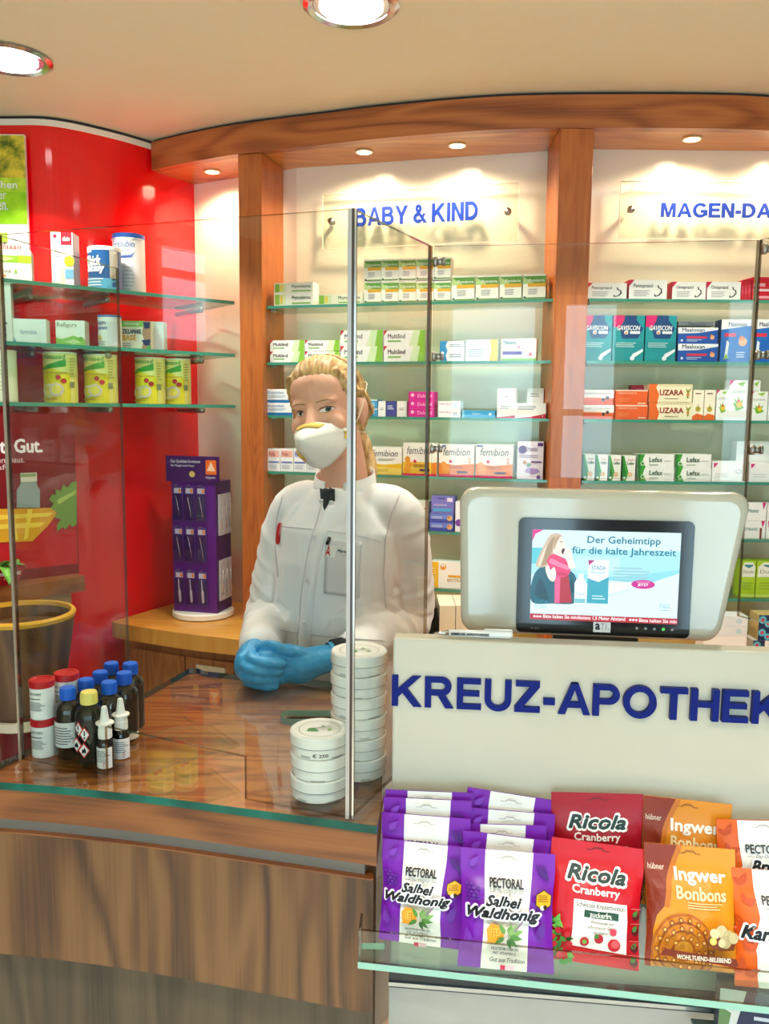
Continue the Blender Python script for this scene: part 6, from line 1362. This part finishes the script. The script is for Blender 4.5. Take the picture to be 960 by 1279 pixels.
for c, r in (((0, .030, .040), (.0770, .086, .0780)), ((0, .062, -.012), (.066, .056, .070)), ((.053, .008, .045), (.021, .048, .042)), ((-.053, .008, .045), (.021, .048, .042)), ((.0, -.006, .060), (.067, .0595, .0590)), ((0, .105, -.045), (.026, .024, .026))):
    h.ell(c, r, HAIR, 26, 18, HM)
limb(h, [HM @ Vector(p) for p in ((0, .105, -.045), (.018, .118, -.09), (.03, .105, -.15), (.032, .09, -.20))], [.024, .026, .022, .010], HAIR)
for s in (-1, 1):
    limb(h, [HM @ Vector(p) for p in ((s * .056, -.040, .078), (s * .068, -.016, .045), (s * .073, .02, .022), (s * .062, .07, -.01))], [.006, .009, .012, .02], HAIR)
    limb(h, [HM @ Vector(p) for p in ((s * .069, -.020, .036), (s * .0725, -.010, .005), (s * .071, .0, -.03))], [.005, .004, .002], HAIR)
hair = fuse(h, 'hair', .0032, 7, None, HAIR); 
# comb grooves running back over the head
hn = [v.normal.copy() for v in hair.data.vertices]
for v, nv in zip(hair.data.vertices, hn):
    p = HI @ v.co; ang = math.atan2(p.z - .0, p.x)
    v.co += nv * (.0007 * math.sin(ang * 40 + 3 * noise.noise(p * 20)) + .0010 * noise.noise(p * 30))
hair.data.update(); hair.parent = person
# strands lifted from the surface
st = MB(); rs = random.Random(2); hb_ = bvh(hair)
def comb(a0, n=14):
    pts = []
    for i in range(n):
        t = i / (n - 1); y = -.075 + t * .19; 
        o = HM @ Vector((0, .03, .02)); d = HM.to_3x3() @ Vector((math.sin(a0) * (.75 - .25 * t), (y - .03) * 9 * .12, math.cos(a0) * (1 - .9 * t) - .2 * t)); d.normalize()
        hit = hb_.ray_cast(o + d * .3, -d)
        if hit[0]: pts.append(hit[0] + d * .0012)
    return pts
for i in range(60):
    p = comb(R_(-85 + 170 * i / 59) + rs.uniform(-.03, .03))
    if len(p) > 5: st.tube(p, [.0006] + [.0011] * (len(p) - 2) + [.0006], HAIR, 5)
for i in range(14):
    x = rs.uniform(-.07, .07); z = .06 + .03 * rs.random(); c0 = Vector((x, -.06 + abs(x) * .5, z))
    st.tube([HM @ (c0 + Vector((x * .1 * t, .02 * t, .012 * math.sin(t * 2)))) for t in (0, .5, 1, 1.6)], .0004, HAIR, 4)
st.build('loose_strands', hair)
eb = MB(); eb.lathe([(.024, -.006), (.027, 0), (.024, .006)], mat('#4a3a30', .7), 20, (0, 0, 0), HM @ Matrix.Translation((.004, .112, -.062)) @ Matrix.Rotation(R_(-25), 4, 'X')); eb.build('hair_tie', hair)
# respirator mask: a folded white cup with yellow strip
FM = noisy('mask_fleece', '#f0eee8', '#f6f4ee', 200, .8)
def cup(r, t, lift=0.0):
    """r 0..1 from the peak to the rim, t angle; lies on the face at the rim"""
    c, s = math.cos(t), math.sin(t)
    hw, hz = .063, (.034 if s > 0 else .066)
    x = c * hw * r; z = -.052 + hz * s * r * (1 - .16 * abs(c))
    edge = -.034 - .058 * abs(s) ** 1.4 + (.022 * max(0, -s) ** 3)
    peak = -.148
    y = edge + (peak - edge) * (1 - r ** 1.55)
    return HM @ Vector((x, y - lift, z))
mk = MB(); nr, nt = 14, 48
vs = [cup(0, 0)] + [cup(j / nr, 2 * math.pi * i / nt) for j in range(1, nr + 1) for i in range(nt)]
fs = [(0, 1 + (i + 1) % nt, 1 + i) for i in range(nt)] + [(1 + (j - 1) * nt + i, 1 + (j - 1) * nt + (i + 1) % nt, 1 + j * nt + (i + 1) % nt, 1 + j * nt + i) for j in range(1, nr) for i in range(nt)]
mk.add(vs, fs, FM, True); mask = mk.build('face_mask', person); bm = bmesh.new(); bm.from_mesh(mask.data); bmesh.ops.recalc_face_normals(bm, faces=bm.faces); bm.to_mesh(mask.data); bm.free()
sd = mask.modifiers.new('thick', 'SOLIDIFY'); sd.thickness = .0018; sd.offset = 1
YEL = mat('#ecc05a', .6)
def cup_strip(name, t0, t1, r0, r1, m, lift=.0028):
    mb = MB(); n = 14; vs = []
    for i in range(n + 1):
        t = R_(t0 + (t1 - t0) * i / n); vs += [cup(r0, t, lift), cup(r1, t, lift)]
    mb.add(vs, [(2 * i, 2 * i + 1, 2 * i + 3, 2 * i + 2) for i in range(n)], m, True); o = mb.build(name, mask); s_ = o.modifiers.new('thick', 'SOLIDIFY'); s_.thickness = .0015; s_.offset = 0; o['label'] = 'yellow ' + name.replace('_', ' ')
cup_strip('nose_strip', 58, 122, .74, .95, YEL, .004); cup_strip('chin_tab', 214, 246, .55, .82, YEL, .0045); cup_strip('side_tab', -12, 10, .90, 1.02, YEL, .004)
for s, z in ((1, .0), (-1, .0), (1, 1), (-1, 1)):
    mb = MB(); a = cup(1.0, R_(4 if s > 0 else 176), .001)
    pts = [a] + [HM @ Vector(p) for p in (((s * .074, -.005, -.055), (s * .078, .03, -.06), (s * .06, .08, -.06), (0, .107, -.058)) if z else ((s * .078, -.012, -.02), (s * .083, .03, .026), (s * .066, .082, .050), (0, .119, .060)))]
    p, _r = catmull(pts, [1] * 5, 6); mb.tube(p, .0011, mat('#efe3c4', .6), 6); mb.build('elastic_strap', mask)
# coat
c_ = MB()
loft(c_, [(.52, -.115, 1.905, .200, .155), (.80, -.112, 1.902, .188, .140), (.95, -.106, 1.895, .172, .130), (1.05, -.100, 1.885, .158, .122), (1.12, -.095, 1.876, .154, .121), (1.22, -.090, 1.862, .160, .126), (1.29, -.088, 1.853, .158, .114), (1.335, -.088, 1.850, .132, .092), (1.362, -.088, 1.848, .092, .072), (1.378, -.088, 1.847, .066, .062)], YW, COATM)
limb(c_, [(-.13, 1.862, 1.335), SR, (SR + ER) / 2 + Vector((-.006, 0, 0)), ER, (ER + WR) / 2, WR + Vector((.001, .012, .002))], [.053, .055, .054, .051, .047, .042], COATM, 22)
limb(c_, [(-.045, 1.832, 1.335), SL, (SL + EL) / 2 + Vector((.008, 0, 0)), EL, (EL + WL) / 2 + Vector((.010, 0, 0)), WL + Vector((.050, .023, .006))], [.053, .055, .055, .053, .049, .042], COATM, 22)
coat = fuse(c_, 'lab_coat', .005, 5, None, COATM)
# folds: ridged noise, strongest round elbows, along the forearms and under the arms
vn = [v.normal.copy() for v in coat.data.vertices]
def seg_t(p, a, b):
    d = b - a; t = max(0, min(1, (p - a).dot(d) / d.dot(d))); return t, (p - a - d * t).length
for v, nv in zip(coat.data.vertices, vn):
    p = v.co; k = .0012; amp = 0
    for s_, e_, w_ in ((SR, ER, WR), (SL, EL, WL)):
        t1, d1 = seg_t(p, s_, e_); t2, d2 = seg_t(p, e_, w_)
        if min(d1, d2) < .075:
            u = t1 if d1 < d2 else 1 + t2
            near = math.exp(-((u - 1.05) / .42) ** 2)
            wob = noise.noise(p * 9)
            r1 = 1 - 2.6 * abs(noise.noise(Vector((u * 6.5 + wob, (p.x + p.z) * 8, (p.y - p.z) * 8 + 3.1))))
            r2 = 1 - 2.6 * abs(noise.noise(Vector((u * 13 + 2 * wob, (p.x - p.z) * 7 + 9, (p.y + p.z) * 7))))
            v.co = v.co + nv * ((.0058 * near + .0030) * r1 + .0026 * near * r2 + .0022 * noise.noise(p * 14))
            break
    else:
        r1 = 1 - abs(noise.noise(Vector((p.x * 13 + p.z * 4, p.y * 13, p.z * 3.2)))) * 2
        low = sm((1.18 - p.z) / .2)
        v.co = v.co + nv * (.0075 * r1 * (.45 + .55 * low) + .0035 * noise.noise(p * 15))
coat.data.update(); coat.parent = person
ct = bvh(coat)
def on_coat(u, v, k):
    d = ray(u, v).normalized(); hh = ct.ray_cast(Vector((0, 0, CAM_Z)), d)
    if hh[0] is None: return atY(u, v, 1.75)
    return hh[0] - d * k
SEAM = mat('#d3cfd3', .8); POCK = mat('#e6e3e6', .75)
def seam(name, px, wpx, m, k=.0014, parent=coat, thick=None):
    """narrow stitched band following pixel waypoints over the cloth"""
    pts = []
    for (a, b_), (c, d) in zip(px, px[1:]):
        n = max(2, int(math.hypot(c - a, d - b_) / 3))
        pts += [(a + (c - a) * i / n, b_ + (d - b_) * i / n) for i in range(n)]
    pts.append(px[-1]); vs = []
    for i, (u, v) in enumerate(pts):
        a = pts[max(0, i - 1)]; b_ = pts[min(len(pts) - 1, i + 1)]; du, dv_ = b_[0] - a[0], b_[1] - a[1]; l = math.hypot(du, dv_)
        for q in (-.5, .5): vs.append(on_coat(u - dv_ / l * wpx * q, v + du / l * wpx * q, k))
    mb = MB(); mb.add(vs, [(2 * i, 2 * i + 1, 2 * i + 3, 2 * i + 2) for i in range(len(pts) - 1)], m, True)
    o = mb.build(name, parent); s_ = o.modifiers.new('thick', 'SOLIDIFY'); s_.thickness = thick or .001; s_.offset = 0; return o
# placket, yoke and waist seams, pocket
seam('placket', [(410, 630), (404, 648), (397, 671), (390, 700), (385, 740), (381, 780), (379, 812)], 17, COATM, .0022, thick=.002)
seam('seam', [(401, 630), (395, 652), (388, 675), (382, 702), (376, 742), (373, 782), (371, 812)], 1.2, SEAM, .0034, thick=.0006)
seam('seam', [(344, 657), (370, 659), (390, 661)], 1.0, SEAM, .0016); seam('seam', [(400, 662), (430, 666), (460, 672), (476, 677)], 1.0, SEAM, .0016)
seam('seam', [(350, 787), (372, 791)], 1.0, SEAM, .0016); seam('seam', [(388, 793), (430, 797), (478, 800)], 1.0, SEAM, .0016)
seam('seam', [(499, 618), (489, 640), (481, 675), (479, 720), (482, 760)], 1.2, SEAM, .0014); seam('seam', [(352, 620), (345, 650), (344, 690), (347, 720)], 1.2, SEAM, .0014)
mb = MB(); pts = []
nx, ny = 10, 14
vs = [on_coat(408 + 44 * i / nx - 3 * j / ny, 671 + 70 * j / ny + 6 * i / nx, .0025) for j in range(ny + 1) for i in range(nx + 1)]
mb.add(vs, [(j * (nx + 1) + i, (j + 1) * (nx + 1) + i, (j + 1) * (nx + 1) + i + 1, j * (nx + 1) + i + 1) for j in range(ny) for i in range(nx)], POCK, True); pk = mb.build('breast_pocket', coat); s_ = pk.modifiers.new('thick', 'SOLIDIFY'); s_.thickness = .0015
seam('seam', [(407, 673), (404, 741), (446, 747), (451, 679)], 1.0, SEAM, .0036)
for u, v in ((401, 626), (413.5, 628), (393, 671), (384, 726), (380, 778)):
    mb = MB(); c = on_coat(u, v, .004); d = (Vector((0, 0, CAM_Z)) - c).normalized(); mb.tube([c - d * .003, c + d * .0006, c + d * .001], [.0052, .0052, .0030], mat('#d5d1d2', .3, .3), 16); mb.tube([c + d * .0009, c + d * .0014], .0018, mat('#a8a4a6', .3, .3), 10); mb.build('button', coat)
# stand-up collar, open at the throat, dark top showing
mb = MB(); sh = [(399, 606), (407, 603), (418, 611), (418, 626), (411, 628), (405, 638), (400, 622)]
mb.ops([('P', sh, mat('#1c2226', .8))], lambda u, v, k: on_coat(u, v, .0030), maxlen=4, aspect=1); so = mb.build('dark_top', person)
def collar(a0, a1, h0, h1):
    mb = MB(); n = 22; vs = []
    for i in range(n + 1):
        t = i / n; a = R_(a0 + (a1 - a0) * t); ht = h0 + (h1 - h0) * t
        for r, z in ((.0700, 1.360), (.0660, 1.370 + ht * .5), (.0625, 1.370 + ht)):
            x, y = r * math.sin(a) * 1.03, -r * math.cos(a) * .98
            vs.append((nk.x + x * cy - y * sy, nk.y - .002 + x * sy + y * cy, z - .012 * math.cos(a)))
    mb.add(vs, [(3 * i + k, 3 * i + 3 + k, 3 * i + 4 + k, 3 * i + 1 + k) for i in range(n) for k in range(2)], COATM, True)
    o = mb.build('collar', coat); s_ = o.modifiers.new('thick', 'SOLIDIFY'); s_.thickness = .003; s_.offset = 0
collar(17, 180, .036, .046); collar(-21, -180, .036, .046)
# name badge with a red pharmacy letter, pen clip, red pen
mb = MB(); B0 = on_coat(406, 695, .006); B1_ = on_coat(447, 700, .006); B2 = on_coat(408, 681, .006)
ex, ey = B1_ - B0, B2 - B0; nrm = ex.cross(ey).normalized()
mb.add([B0, B0 + ex, B0 + ex + ey, B0 + ey, B0 - nrm * .002, B0 + ex - nrm * .002, B0 + ex + ey - nrm * .002, B0 + ey - nrm * .002], [(0, 1, 2, 3), (0, 4, 5, 1), (1, 5, 6, 2), (2, 6, 7, 3), (3, 7, 4, 0)], mat('#f1efe9', .3))
mb.ops([P([(q[0] * .15 - .01, .08 + q[1] * .9) for q in pl_], '#d8101e') for pl_ in block_letter('A', .26)[1]] + [T('Marie Wei', .36, .52, .5, .24, '#3a3840', .02), T('Apothekerin', .44, .24, .42, .14, '#5a5860', .0)], lambda x, y, k: B0 + ex * x + ey * y + nrm * k); mb.build('name_badge', coat)
mb = MB(); c0, c1 = on_coat(411.5, 671, .006), on_coat(408.5, 680, .007); mb.tube([c0, c1], .0036, mat('#20201f', .35), 10); mb.build('pen_clip', coat)
mb = MB(); c0, c1, c2 = on_coat(350, 653, .008), on_coat(348, 668, .008), on_coat(346.5, 680, .006); mb.tube([c0, c0.lerp(c1, .2), c1, c2.lerp(c1, .2), c2], [.003, .0058, .0064, .005, .002], mat('#c3141f', .3), 12); pn = mb.build('red_pen', coat)
mb = MB(); mb.tube([c0 + Vector((.003, -.006, 0)), c1 + Vector((.003, -.007, 0))], .0014, mat('#e8a0a4', .3), 8); mb.build('clip', pn)
# gloves
gl = MB(); hand(gl, .0012, NIT)
gloves = fuse(gl, 'nitrile_gloves', .0026, 3, None, NIT)
vn = [v.normal.copy() for v in gloves.data.vertices]
for v, nv in zip(gloves.data.vertices, vn): v.co = v.co + nv * (.0009 * noise.noise(v.co * 70) + .0007 * (1 - abs(noise.noise(v.co * 130)) * 2))
gloves.parent = person
for w, d in ((WL + Vector((.012, .006, .001)), Vector((.9, .42, .05))), (WR + Vector((0, .004, 0)), Vector((0.02, 1, .02)))):
    d.normalize(); mb = MB(); mb.tube([w - d * .016, w - d * .004, w + d * .004, w + d * .0045], [.0305, .0315, .034, .0325], NIT, 28, cap=False); mb.build('rolled_cuff', gloves)
mb = MB(); d = Vector((.9, .42, .05)).normalized(); c = WL + Vector((.024, .010, .003)); mb.tube([c - d * .020, c + d * .03], [.0345, .038], mat('#20262a', .8), 28, cap=True); mb.build('dark_sleeve', person)
# trousers and shoes (below the counter)
tr2 = MB()
for s in (-1, 1):
    hx, hy = -.11 + s * .085 * cy, 1.90 + s * .085 * sy
    limb(tr2, [(hx, hy, .80), (hx, hy - .01, .48), (hx, hy + .015, .12)], [.10, .075, .062], mat('#efeeea', .8))
fuse(tr2, 'trousers', .008, 3, person, mat('#efeeea', .8))
for s in (-1, 1):
    hx, hy = -.11 + s * .085 * cy, 1.90 + s * .085 * sy
    mb = MB(); mb.ell((hx - .012, hy - .03, .045), (.048, .125, .044), mat('#f2f2f0', .5), 20, 12, None); o = mb.build('shoe', person)
